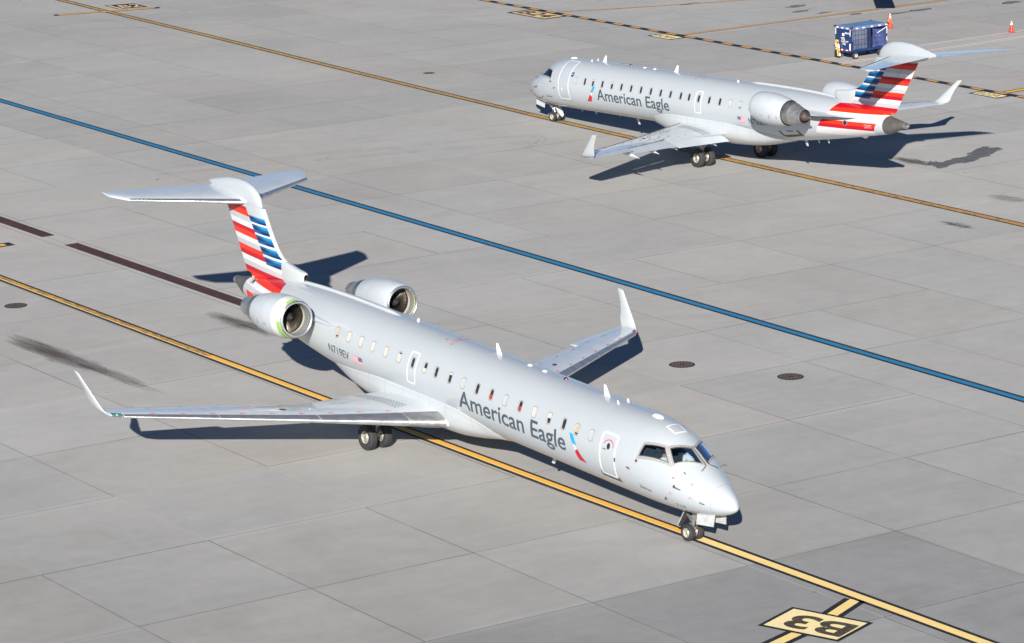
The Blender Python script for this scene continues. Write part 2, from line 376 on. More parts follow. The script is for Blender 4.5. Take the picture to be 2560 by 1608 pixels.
ground_sign('stand_sign', 'large cream ground sign reading B3 beside the near yellow line', q, inset(q, 0.13), 'B3', P_cream, P_brn,
            (-cs, -sn), (sn, -cs), (2.02, 1.18), (-67.84 - 0.02, 59.38), 0.028,
            extra=[([(-69.73, 60.84), (-69.05, 59.25)], -0.36, -0.17, Z1, 0), ([(-69.73, 60.84), (-69.05, 59.25)], 0.17, 0.36, Z1, 0), ([(-69.73, 60.84), (-69.05, 59.25)], -0.17, 0.17, Z1, 2),
                   ([(-68.55, 57.7), (-67.7, 54.6)], -0.36, -0.17, Z1, 0), ([(-68.55, 57.7), (-67.7, 54.6)], 0.17, 0.36, Z1, 0), ([(-68.55, 57.7), (-67.7, 54.6)], -0.17, 0.17, Z1, 2)])
q = [(-175.5, 122.55), (-175.5, 124.5), (-171.25, 124.5), (-171.25, 122.55)]
ground_sign('stand_sign', 'tan ground sign reading B24 beside the black dashed band', q, [(-175.2, 122.72), (-175.2, 124.36), (-171.5, 124.36), (-171.5, 122.72)], 'B24', P_tan, P_blk, (1, 0), (0, 1), (3.15, 1.22), (-174.98, 122.95), 0.02)
q = [(-161.1, 123.2), (-161.1, 124.5), (-158.75, 124.5), (-158.75, 123.2)]
ground_sign('stand_sign', 'small cream ground sign reading B24A beside the black dashed band', q, [(-160.9, 123.32), (-160.9, 124.36), (-158.95, 124.36), (-158.95, 123.32)], 'B24A', P_cream, P_brn, (1, 0), (0, 1), (1.6, 0.68), (-160.72, 123.5), 0.005)
q = [(-132.1, 123.42), (-132.1, 124.5), (-129.75, 124.5), (-129.75, 123.42)]
ground_sign('stand_sign', 'small cream ground sign reading B22A at the right edge', q, [(-131.9, 123.55), (-131.9, 124.4), (-129.95, 124.4), (-129.95, 123.55)], 'B22A', P_cream, P_brn, (1, 0), (0, 1), (1.6, 0.58), (-131.72, 123.7), 0.005)
q = [(-197.53, 104.4), (-197.02, 106.46), (-194.93, 106.36), (-195.38, 104.29)]
ground_sign('stand_sign', 'black ground sign with tan B2 at the upper left', q, [(-197.35, 104.5), (-197.25, 104.72), (-195.25, 104.62), (-195.35, 104.4)], 'B2', P_tan, P_tan, (0.2, 0.98), (-0.98, 0.2), (1.45, 1.35), (-195.52, 104.74), 0.012)

# ---- stains and rubber marks, thin films on the slabs
def stain(name, label, quad, col, dens, nu, nv, thr=0.45, soft=0.2, core=0.75):
    g = G(name.replace('_', ' ')); u = g.n('ShaderNodeTexCoord').outputs['UV']; x, y, z = g.xyz(u)
    n = g.noise(g.vec(g.mul(x, nu), g.mul(y, nv), dens), 1.0, 7.0, 0.72, 0.4); f = g.noise(g.pos(), 9.0, 5.0, 0.8)
    ex = g.mul(g.m_('SUBTRACT', x, 0.5), 2.0); ey = g.mul(g.m_('SUBTRACT', y, 0.5), 2.0)
    r = g.sub(1.0, g.add(g.m_('POWER', g.m_('ABSOLUTE', ex), 2.0), g.m_('POWER', g.m_('ABSOLUTE', ey), 2.0)))
    k = g.lin(g.add(g.mul(n, 0.7), g.add(g.mul(f, 0.3), g.mul(r, core * 0.5))), thr + 0.2, thr + 0.2 + soft)
    k = g.mul(k, g.lin(r, 0.0, 0.25))
    mt = g.set(col, 0.8, spec=0.2, alpha=g.mul(k, dens))
    mb = MB(); I = mb.pt(AB(*quad[0], 0.006)), mb.pt(AB(*quad[1], 0.006)), mb.pt(AB(*quad[2], 0.006)), mb.pt(AB(*quad[3], 0.006)); mb.face(I)
    me = mb.mesh(name, mt, smooth=False, flip=False)
    uv = me.uv_layers.new(name='UVMap')
    order = {tuple(round(c, 3) for c in AB(*p, 0.006)): t for p, t in zip(quad, ((0, 0), (1, 0), (1, 1), (0, 1)))}
    for lp in me.loops:
        co = tuple(round(c, 3) for c in me.vertices[lp.vertex_index].co); uv.data[lp.index].uv = order.get(co, (0, 0))
    return tag(obj(name, me), label, 'stain', kind='structure')
stain('rubber_stain', 'long brown black rubber stain at the left edge', [(-116.9, 55.4), (-107.2, 55.7), (-107.2, 57.2), (-116.9, 57.1)], (0.10, 0.082, 0.07), 0.78, 3.0, 7.0, 0.40, 0.34, 0.8)
stain('rubber_stain', 'faded tail of the long rubber stain at the left', [(-111.5, 55.9), (-103.2, 56.1), (-103.2, 57.1), (-111.5, 57.1)], (0.11, 0.09, 0.075), 0.5, 6.0, 9.0, 0.46, 0.3)
stain('rubber_stain', 'brown rubber stain behind the near jet tail', [(-115.2, 63.9), (-108.4, 63.8), (-108.4, 65.2), (-115.2, 65.1)], (0.095, 0.08, 0.066), 0.72, 4.0, 7.0, 0.42, 0.34)
stain('oil_stain', 'small dark speckled stain near the far right line', [(-108.4, 98.6), (-105.2, 98.7), (-105.2, 99.8), (-108.4, 99.7)], (0.085, 0.068, 0.058), 0.65, 9.0, 6.0, 0.50, 0.22)
stain('oil_stain', 'soft dark stain at the right edge past the line', [(-111.1, 104.2), (-108.0, 104.3), (-108.0, 105.8), (-111.1, 105.7)], (0.12, 0.10, 0.085), 0.55, 5.0, 4.0, 0.44, 0.4)
def spill(name, label, pts, col, alpha, thr=0.5, k=5, jag=0.12):
    g = G(name.replace('_', ' ')); P = g.pos(); n = g.noise(P, 2.5, 6.0, 0.75, 0.5)
    mt = g.set(g.ramp(n, [(0.3, tuple(c * 0.75 for c in col)), (0.75, tuple(c * 1.5 for c in col))]), 0.55, spec=0.3, alpha=g.mul(g.lin(n, thr - 0.22, thr - 0.02, 0.55, 1.0), alpha))
    rnd = random.Random(3); out = []
    for i in range(len(pts)):
        p, q2 = pts[i], pts[(i + 1) % len(pts)]
        for j in range(k):
            t = j / k; out.append((p[0] + (q2[0] - p[0]) * t + rnd.uniform(-jag, jag) * (1 if j else 0.3), p[1] + (q2[1] - p[1]) * t + rnd.uniform(-jag, jag) * 2.2 * (1 if j else 0.3)))
    bm = bmesh.new(); vs = [bm.verts.new(AB(*p, 0.006)) for p in out]; f = bm.faces.new(vs)
    bmesh.ops.triangulate(bm, faces=[f]); me = bpy.data.meshes.new(name); bm.to_mesh(me); bm.free(); me.materials.append(mt)
    return tag(obj(name, me), label, 'stain', kind='structure')
spill('oil_stain', 'dark grey jagged spill on the slabs behind the far jet', [(-118.85, 108.5), (-118.25, 108.8), (-118.62, 109.8), (-118.6, 110.67), (-119.2, 111.68), (-120.0, 113.05), (-118.9, 113.55), (-118.35, 112.46), (-117.9, 111.69), (-117.55, 110.6), (-117.3, 109.67), (-117.5, 109.01), (-117.2, 108.28), (-117.05, 107.6), (-117.8, 107.8), (-118.3, 107.9)], (0.125, 0.123, 0.124), 0.85)
stain('oil_stain', 'streaky grey tail of the jagged spill', [(-121.2, 107.2), (-117.4, 107.1), (-117.6, 108.5), (-121.2, 108.5)], (0.12, 0.11, 0.10), 0.75, 4.0, 8.0, 0.44, 0.2)
for k, (a0, b0, ra, rb) in enumerate(((-170.2, 133.8, 0.35, 0.9), (-164.4, 138.1, 0.45, 1.1), (-162.4, 136.8, 0.3, 0.7), (-157.5, 142.9, 0.4, 1.0), (-157.4, 141.0, 0.3, 1.1), (-155.8, 149.4, 0.5, 1.0), (-160.9, 137.6, 0.25, 0.8), (-159.0, 138.6, 0.25, 0.6))):
    pts = [(a0 + ra * cos(t * pi / 5) * random.uniform(0.6, 1.1), b0 + rb * sin(t * pi / 5) * random.uniform(0.6, 1.1)) for t in range(10)]
    spill('oil_stain', ['blotchy dark oil stain on the orange lead-in line', 'larger blotchy oil stain near the top edge', 'small blotchy oil stain below the larger one', 'black oil stain right of the cart by the line', 'grey speckled stain above the first cone', 'dark oil stain at the top right edge', 'thin dark stain touching the lead-in line', 'small dark stain left of the baggage cart'][k], pts, (0.09, 0.083, 0.077), 0.62, 0.62, 4, 0.10)
# tyre sweeps left of the far jet's nose
g = G('tyre track'); n = g.noise(g.pos(), 1.2, 4.0, 0.7); M_track = g.set((0.13, 0.125, 0.12), 0.85, spec=0.2, alpha=g.lin(n, 0.35, 0.7, 0.0, 0.26))
mb = MB()
for pts in ([(-143.2, 78.5), (-140.97, 86.53), (-139.74, 90.94), (-138.74, 95.6), (-138.05, 97.49), (-137.2, 97.6), (-136.28, 96.98), (-135.5, 95.6), (-135.07, 94.37)], [(-141.8, 77.5), (-139.61, 85.68), (-138.14, 90.53), (-136.76, 95.56), (-136.2, 96.3), (-135.4, 95.9)]):
    sl = smooth_line(pts); ribbon(mb, sl, -0.05, 0.05, 0.006); ribbon(mb, sl, 0.30, 0.37, 0.006)
tag(mb.build('tyre_tracks', M_track, smooth=False, flip=False), 'faint curved tyre tracks left of the far jet nose', 'tyre tracks', kind='structure')

# ================================================================== APRON FURNITURE
def rust():
    g = G('rusty iron'); n = g.noise(g.pos(), 2.2, 5.0, 0.7); f = g.noise(g.pos(), 18.0, 3.0)
    c = g.ramp(n, [(0.3, (0.030, 0.018, 0.022)), (0.55, (0.055, 0.026, 0.026)), (0.75, (0.11, 0.045, 0.025))])
    return g.set(c, 0.75, 0.2, bump=f)
M_rust = rust()
M_iron = flat('cast iron', (0.055, 0.038, 0.036), 0.6, 0.3)
M_ironhi = flat('worn bare iron', (0.21, 0.155, 0.12), 0.6, 0.1)
for a0, a1, lab in ((-152.0, -132.3, 'rusty brown drain grate running out at the left edge'), (-130.05, -108.6, 'rusty brown drain grate running behind the near jet tail')):
    t = thing('drain_grate', lab, 'drain', Matrix.Translation(AB((a0 + a1) / 2, 66.42)), 'drain grates in the trench')
    loc = lambda a, b, z: AB(a - (a0 + a1) / 2, b - 66.42, z)
    mb = MB()
    mb.box((a0, 66.10, -0.02), (a1, 66.74, 0.004), lambda p: loc(*p)); mb.build('bed', M_iron, t, smooth=False)
    mb = MB(); k = a0 + 0.01
    while k < a1 - 0.05:
        mb.box((k, 66.14, 0.003), (k + 0.055, 66.70, 0.014), lambda p: loc(*p)); k += 0.085
    mb.build('grate_bars', M_rust, t, smooth=False)
    mb = MB()
    for b0 in (66.10, 66.70): mb.box((a0, b0, 0.003), (a1, b0 + 0.04, 0.017), lambda p: loc(*p))
    mb.build('rim', M_rust, t, smooth=False)
def manhole(p, r, lab, dark=True):
    t = thing('manhole_cover', lab, 'manhole', Matrix.Translation(p), 'manhole covers in the apron')
    idf = lambda a, y, z: (y, z, a)
    mb = MB(); mb.lathe([(-0.02, r), (0.006, r), (0.010, r * 0.99), (0.010, r * 0.92), (0.006, r * 0.92), (0.006, 0.0)], idf, 48)
    mb.build('cover', M_iron if dark else M_ironhi, t, angle=20)
    mb = MB()
    for q, (r0, n) in enumerate(((0.30, 8), (0.52, 14), (0.76, 20))):
        for i in range(n):
            a = 2 * pi * (i + 0.5 * (q % 2)) / n; w = 2 * pi / n * 0.32
            mb.grid([[(r * rr * cos(a + s * w), r * rr * sin(a + s * w), 0.013) for s in (-1, -.3, .3, 1)] for rr in (r0 - 0.07, r0 + 0.07)])
    mb.build('tread_pattern', M_ironhi if dark else M_iron, t, smooth=False, flip=False)
manhole(AB(-94.98, 74.12), 0.5, 'black manhole cover nearer the near jet winglet')
manhole(AB(-90.93, 76.11), 0.5, 'black manhole cover nearer the blue line')
manhole(AB(-120.71, 58.91), 0.48, 'reddish black manhole cover at the left edge')
manhole(AB(-158.54, 105.04), 0.36, 'small worn pale manhole cover left of the far jet', False)

M_cone = flat('orange cone plastic', (0.62, 0.045, 0.018), 0.45, var=0.08)
M_conebase = flat('grimy cone base', (0.30, 0.045, 0.03), 0.7)
M_refl = flat('white reflective collar', (0.88, 0.88, 0.86), 0.35, var=0.04)
M_vest = flat('faded orange cloth', (0.62, 0.13, 0.035), 0.85, var=0.25)
M_black = flat('black rubber', (0.02, 0.02, 0.021), 0.75)
def cone(p, h, lab):
    t = thing('traffic_cone', lab, 'traffic cone', Matrix.Translation(p) @ Matrix.Rotation(0.6, 4, 'Z'), 'traffic cones by the cart')
    idf = lambda a, y, z: (y, z, a)
    R = lambda z: 0.155 + (0.035 - 0.155) * (z / h)
    mb = MB(); mb.lathe([(0.03, R(0.0) + 0.02), (0.06, R(0.06)), (h * 0.5, R(h * 0.5)), (h - 0.02, R(h)), (h, 0.02), (h, 0.0)], idf, 28); mb.build('cone_body', M_cone, t)
    mb = MB(); s = 0.2
    mb.loft([[(x * s * k, y * s * k, z) for x, y in ((-1, -.8), (-.8, -1), (.8, -1), (1, -.8), (1, .8), (.8, 1), (-.8, 1), (-1, .8))] for k, z in ((1, 0.0), (1, 0.025), (0.9, 0.04))])
    mb.build('base', M_conebase, t, smooth=False)
    for z0, z1 in ((h * 0.66, h * 0.83), (h * 0.90, h * 0.955)):
        mb = MB(); mb.lathe([(z0, R(z0) + 0.004), (z1, R(z1) + 0.004)], idf, 28); mb.build('collar', M_refl, t)
    return t
cone(Vector((24.22, 203.42, 0)), 0.95, 'tall traffic cone wearing an orange vest behind the cart')
cone(Vector((31.42, 200.56, 0)), 0.72, 'traffic cone standing on the thin white line at right')
# the vest hangs round the tall cone
mb = MB(); rows = []
for i in range(8):
    z = 0.68 - 0.36 * i / 7; row = []
    for j in range(25):
        a = 2 * pi * j / 24 * 0.93 + 0.3
        r = 0.075 + 0.05 * i / 7 + 0.028 * sin(5 * a + i * 0.4) * (0.3 + i / 7) + 0.015 * sin(9 * a)
        row.append((r * cos(a), r * sin(a), z + 0.03 * sin(3 * a) * i / 7))
    rows.append(row)
mb.grid(rows)
for s in (-1, 1):   # two shoulder flaps
    mb.grid([[(s * (0.06 + 0.045 * i), -0.06 + 0.06 * j, 0.70 - 0.05 * i * i / 3 + 0.01 * j) for j in range(4)] for i in range(4)])
v = mb.build('safety_vest', M_vest); v.location = (24.22, 203.42, 0)
tag(v, 'orange cloth vest draped round the tall traffic cone', 'vest')

# ---- baggage cart
M_navy = flat('navy cart enamel', (0.008, 0.030, 0.115), 0.4, coat=0.2, scale=3.0, var=0.2)
M_navyroof = flat('sun bleached navy roof', (0.10, 0.20, 0.36), 0.5, var=0.15, scale=2.0)
M_strap = flat('blue webbing', (0.010, 0.04, 0.17), 0.7)
def curtain_mat(name, col, dens):
    g = G(name); n = g.noise(g.obj(), 8.0, 3.0)
    return g.set(g.ramp(n, [(0.3, tuple(c * .8 for c in col)), (0.7, tuple(c * 1.2 for c in col))]), 0.8, alpha=dens)
M_mesh1 = curtain_mat('grey see through mesh', (0.105, 0.12, 0.15), 0.8)
M_mesh2 = curtain_mat('violet blue see through mesh', (0.065, 0.075, 0.19), 0.88)
M_stripw = flat('white reflective tape', (0.85, 0.85, 0.85), 0.4, var=0.04)
M_stripr = flat('red reflective tape', (0.55, 0.015, 0.05), 0.4)
M_yelmetal = flat('yellow drawbar paint', (0.72, 0.48, 0.05), 0.5, var=0.25)
M_wheelhub = flat('pale steel hub', (0.45, 0.44, 0.40), 0.45, 0.3)
M_tyre = flat('tyre rubber', (0.028, 0.028, 0.030), 0.8, var=0.25)
M_dark = flat('dark void', (0.012, 0.013, 0.016), 0.8)
M_letter = flat('white vinyl lettering', (0.80, 0.80, 0.80), 0.45, var=0.04)
ca = radians(36.0)
cart = thing('baggage_cart', 'navy baggage cart with netting sides and a pale blue roof', 'baggage cart',
             Matrix.Translation((20.5, 191.32, 0)) @ Matrix.Rotation(ca, 4, 'Z'))
L_, W_ = 2.86, 1.44
mb = MB()
mb.box((0.0, 0.0, 0.46), (L_, W_, 0.56))
for x in (0.0, L_ - 0.07):
    for y in (0.0, W_ - 0.07): mb.box((x, y, 0.56), (x + 0.07, y + 0.07, 1.80))
mb.box((0.5, 0.3, 0.30), (L_ - 0.5, W_ - 0.3, 0.46)); mb.box((1.40, 0.004, 0.56), (1.46, 0.06, 1.80))
mb.box((0.05, W_ - 0.03, 0.56), (L_ - 0.05, W_ - 0.01, 0.80)); mb.box((0.0, 0.0, 1.76), (L_, 0.04, 1.84)); mb.box((0.0, W_ - 0.04, 1.76), (L_, W_, 1.84))
mb.build('frame', M_navy, cart, smooth=False)
mb = MB(); mb.box((L_ - 0.012, 0.05, 0.5), (L_ + 0.012, W_ - 0.05, 1.78)); mb.build('end_panel', M_navy, cart, smooth=False)
mb = MB(); mb.box((-0.012, 0.05, 0.40), (0.012, W_ - 0.05, 1.78))
endp = mb.build('end_panel', M_navy, cart, smooth=False)
mb = MB(); mb.box((-0.03, W_ - 0.38, 0.02), (-0.018, W_ + 0.04, 0.42)); mb.build('mud_flap', M_black, cart, smooth=False)
mb = MB(); e = 0.05
mb.loft([[(-e + 0.05, -e, z), (L_ + e - 0.05, -e, z), (L_ + e, 0.0, z), (L_ + e, W_, z), (L_ + e - .05, W_ + e, z), (-e + .05, W_ + e, z), (-e, W_, z), (-e, 0.0, z)] for z in (1.80, 1.90)])
mb.loft([[(0.06, 0.05, z), (L_ - 0.06, 0.05, z), (L_ - .06, W_ - .05, z), (0.06, W_ - .05, z)] for z in (1.90, 1.935)], False)
mb.build('roof', M_navyroof, cart, smooth=False)
for x, y in ((-e, -e), (L_ + e - .1, -e), (L_ + e - .1, W_ + e - .1), (-e, W_ + e - .1)):
    mb = MB(); mb.box((x - .015, y - .015, 1.85), (x + .115, y + .115, 1.945)); mb.build('corner_bumper', M_black, cart, smooth=False)
mb = MB()
def tape(mb, x0, x1, y0, y1, z0, z1, k):
    q = MB(); q.box((x0, y0, z0), (x1, y1, z1)); q.build('reflective_tape', M_stripr if k else M_stripw, cart, smooth=False)
for i, x in enumerate((0.18, 0.70, 1.36, 1.98, 2.52)):
    o = i % 2 == 1
    tape(mb, x, x + 0.11, -e - 0.006, -e, 1.815, 1.885, 1 if not o else 1); tape(mb, x + 0.11, x + 0.29, -e - 0.006, -e, 1.815, 1.885, 0)
for i, y in enumerate((0.10, 0.55, 0.98)):
    tape(mb, -e - 0.006, -e, y, y + 0.12, 1.815, 1.885, 1); tape(mb, -e - 0.006, -e, y + 0.12, y + 0.30, 1.815, 1.885, 0)
for i, y in enumerate((0.20, 0.62, 1.1)):
    tape(mb, -0.02, -0.012, y, y + 0.12, 0.50, 0.57, 1); tape(mb, -0.02, -0.012, y + 0.12, y + 0.28, 0.50, 0.57, 0)
for y, z0 in ((0.06, 0.55), (0.13, 0.55), (0.09, 1.40), (1.36, 0.62), (1.36, 1.42)): tape(mb, -0.02, -0.012, y, y + 0.045, z0, z0 + 0.40, 0)
for z0 in (1.30, 0.70): tape(mb, L_ - 0.06, L_ - 0.02, -0.008, 0.0, z0, z0 + 0.42, 0)
# netting: sagging mesh with webbing grid
def net(x0, x1, mt, slump):
    g0 = MB(); nx, nz = 14, 14
    P = lambda u, w: (x0 + (x1 - x0) * u + slump * sin(3 * w * pi) * 0.03 * (1 - w), -0.015 - 0.035 * sin(u * 9 + w * 3) * (0.3 + slump), 0.58 + (1.74 - 0.10 * slump * sin(pi * u) - 0.58) * w)
    g0.grid([[P(i / nx, j / nz) for j in range(nz + 1)] for i in range(nx + 1)])
    o = g0.build('side_curtain', mt, cart)
    s0 = MB(); off = lambda p: (p[0], p[1] - 0.008, p[2])
    for k in range(6):
        u = min(0.985, max(0.015, k / 5)); s0.grid([[off(P(u + d, j / nz)) for d in (-0.018, 0.018)] for j in range(nz + 1)])
    for k in range(5):
        w = min(0.985, max(0.02, k / 4)); s0.grid([[off(P(i / nx, w + d)) for d in (-0.016, 0.016)] for i in range(nx + 1)])
    s0.build('webbing', M_strap, o)
net(0.08, 1.25, M_mesh1, 0.2); net(1.62, 2.80, M_mesh2, 1.0)
mb = MB(); mb.box((0.08, 0.02, 0.57), (1.25, 0.035, 0.98)); mb.build('kick_panel', M_navy, cart, smooth=False)
mb = MB(); mb.box((1.26, 0.05, 0.57), (1.60, 0.09, 1.74)); mb.build('dark_gap_sheet', M_dark, cart, smooth=False)  # dark sheet standing in for the shaded inside between the curtains
mb = MB(); mb.tube([(2.0, -0.06, 1.42), (2.78, -0.06, 1.72)], 0.018, 8); mb.build('tension_rod', M_stripw, cart)
for x in (0.42, 2.44):
    for y in (0.06, W_ - 0.2):
        R0 = 0.205; fn = lambda a, p, q, x=x, y=y: (x + p, y + a, R0 + q)
        mb = MB(); mb.lathe([(0.0, 0.12), (0.0, 0.185), (0.02, R0), (0.12, R0), (0.14, 0.185), (0.14, 0.12)], fn, 26); w = mb.build('wheel', M_tyre, cart)
        mb = MB(); mb.lathe([(0.015, 0.0), (0.005, 0.03), (0.02, 0.05), (0.025, 0.10), (0.004, 0.122), (0.13, 0.122)], fn, 20); mb.build('rim', M_wheelhub, w)
mb = MB(); mb.tube([(0.42, 0.1, 0.205), (0.42, W_ - 0.1, 0.205)], 0.03, 8); mb.tube([(2.44, 0.1, 0.205), (2.44, W_ - 0.1, 0.205)], 0.03, 8); mb.build('axle', M_black, cart)
mb = MB()
def lean(p): k = (p[2] - 0.16) / 0.9; return (p[0] - 0.10 * (1 - k), p[1] + 0.30 * k, p[2])
mb.box((-0.10, 0.80, 0.16), (-0.05, 0.86, 1.08), lean); mb.box((-0.10, 0.96, 0.16), (-0.05, 1.02, 0.95), lean); mb.box((-0.11, 0.84, 1.00), (-0.04, 0.99, 1.10), lean)
mb.cur = 1
mb.box((-0.107, 0.795, 0.88), (-0.043, 0.865, 1.0), lean); mb.box((-0.107, 0.795, 0.36), (-0.043, 0.865, 0.46), lean)
mb.cur = 2; mb.box((-0.107, 0.795, 0.62), (-0.043, 0.865, 0.86), lean); mb.box((-0.107, 0.795, 0.17), (-0.043, 0.865, 0.34), lean)
mb.build('drawbar', [M_yelmetal, M_stripr, M_stripw], cart, smooth=False)
for txt, y0, y1, z0, z1 in (('BB2015', 0.58, 0.14, 1.50, 1.60), ('TARE WT', 0.92, 0.26, 0.98, 1.09), ('1740', 0.80, 0.50, 0.83, 0.94)):
    obj('lettering', mat_on(lay_text(txt, lambda x, y: (-0.016, x, y), y0, y1, z0, z1, 0.02), M_letter), endp)
mb = MB()
for q in ([(0.82, 1.36), (0.63, 1.36), (0.63, 1.53), (0.82, 1.53)], [(0.72, 1.30), (0.66, 1.30), (0.56, 1.10), (0.62, 1.10)], [(0.94, 1.26), (0.74, 1.26), (0.70, 1.22), (0.90, 1.22)], [(0.90, 1.19), (0.72, 1.19), (0.69, 1.15), (0.86, 1.15)]):
    mb.poly([(-0.016, y, z) for y, z in q])
mb.build('emblem', M_letter, endp, smooth=False)

# ---- guessed belt loader, wheels just in view; unseen raised belt added to cast shadow
M_gse = flat('dark blue loader paint', (0.015, 0.03, 0.09), 0.5)
bl_ = thing('belt_loader', 'dark guessed belt loader at the top edge, unseen raised belt added to cast a shadow', 'belt loader', Matrix.Translation((24.6, 217.2, 0)) @ Matrix.Rotation(radians(-4), 4, 'Z'))
mb = MB(); mb.box((-1.5, -0.9, 0.32), (1.6, 0.9, 0.85)); mb.box((-1.4, -0.8, 0.85), (-0.2, 0.2, 1.35)); mb.build('chassis', M_gse, bl_, smooth=False)
for x in (-0.95, 1.0):
    for y in (-0.98, 0.80):
        fn = lambda a, p, q, x=x, y=y: (x + p, y + a, 0.30 + q)
        mb = MB(); mb.lathe([(0, 0.0), (0, 0.27), (0.03, 0.30), (0.17, 0.30), (0.20, 0.27), (0.2, 0.0)], fn, 24); mb.build('wheel', M_tyre, bl_)
mb = MB(); mb.loft([[(-0.10 + x, y, z + d) for x, d in ((0, 0), (1.25, 0), (1.25, 0.3), (0, 0.3))] for y, z in ((2.0, 0.5), (-5.0, 2.2), (-11.6, 2.75))]); mb.build('shadow_conveyor', M_gse, bl_, smooth=False)
mb = MB(); mb.tube([(0.5, -0.4, 0.8), (0.5, -4.6, 2.2)], 0.07, 8); mb.build('lift_strut', M_black, bl_)

# ================================================================== JETS
def J(s, y, z): return Vector((-s, y, z))
ZR0 = 2.18; KP = 0.0343
def jet_matrix(X, Y, yaw, roll):
    f = Vector((cos(yaw), sin(yaw), 0)); l = Vector((-sin(yaw), cos(yaw), 0)); z = Vector((0, 0, 1))
    ey = l * cos(roll) + z * sin(roll); ez = z * cos(roll) - l * sin(roll); ex = -f
    c, s = cos(math.atan(KP)), sin(math.atan(KP))
    bx = ex * c + ez * s; bz = ez * c - ex * s; o = Vector((X, Y, 0)) + ez * ZR0
    fx = -bx
    return Matrix(((fx.x, ey.x, bz.x, o.x), (fx.y, ey.y, bz.y, o.y), (fx.z, ey.z, bz.z, o.z), (0, 0, 0, 1)))
JA = jet_matrix(6.8084, 96.4252, -0.961195, -0.02971)
JB = jet_matrix(1.3097, 175.0615, 2.18109, 0.002748)

# ---- jet materials
def paint_core(g, base):
    O = g.obj(); x, y, z = g.xyz(O)
    dirt = g.noise(g.vec(g.mul(x, 0.35), y, g.mul(z, 1.6)), 1.6, 5.0, 0.65, 0.2)
    c = g.mix(g.lin(dirt, 0.3, 0.8, 0.0, 0.13), base, (0.36, 0.36, 0.345))
    c = g.mix(g.lin(z, -0.9, -1.4, 0.0, 0.28), c, (0.36, 0.33, 0.29))      # grime along the belly
    return c, O, x, y, z
def m_paint():
    g = G('silver grey aircraft paint'); c, O, x, y, z = paint_core(g, (0.43, 0.468, 0.50))
    return g.set(c, 0.36, 0.0, 0.8, 0.14, bump=g.noise(O, 1.4, 2.0), bump_d=0.004)
M_paint = m_paint()
def m_fair():
    g = G('panelled fairing paint'); c, O, x, y, z = paint_core(g, (0.45, 0.485, 0.51)); s_ = g.mul(x, -1.0); k = None
    for q in (12.9, 14.3, 15.25, 15.95, 16.95, 18.1, 19.2, 20.1):
        d = g.lin(g.m_('ABSOLUTE', g.sub(s_, q)), 0.004, 0.012, 1.0, 0.0); k = d if k is None else g.m_('MAXIMUM', k, d)
    c = g.mix(g.mul(k, 0.6), c, (0.20, 0.20, 0.20))
    return g.set(c, 0.38, 0.0, 0.6, 0.16)
M_fair = m_fair()
M_wing = flat('grey white wing paint', (0.53, 0.575, 0.61), 0.40, coat=0.9, var=0.05, scale=1.2)
M_white = flat('gloss white aircraft paint', (0.46, 0.49, 0.505), 0.38, coat=0.2, var=0.03, scale=1.5)
M_white2 = flat('bright white outline paint', (0.74, 0.75, 0.76), 0.45, var=0.02)
ROWS = [(3.05, 2.81), (2.745, 2.46), (2.38, 2.09), (2.015, 1.73), (1.65, 1.38)]
STRIPE = [(-0.62, 'g'), (-0.45, 'w'), (-0.24, 'w'), (-0.08, 'r'), (0.11, 'o'), (0.30, 'g'), (0.49, 'w'), (0.68, 'o'), (0.88, 'r'), (1.045, 'g'), (1.245, 'w'),
          (1.435, 'r'), (1.62, 'o'), (1.80, 'g'), (1.99, 'w'), (2.181, 'o'), (2.389, 'r'), (2.548, 'w'), (2.744, 'g'), (2.955, 'o'), (3.16, 'r'), (3.30, 'p')]
SC = {'r': (0.44, 0.003, 0.016), 'o': (0.68, 0.032, 0.010), 'w': (0.62, 0.635, 0.65), 'g': (0.44, 0.455, 0.485), 'p': (0.43, 0.468, 0.50)}
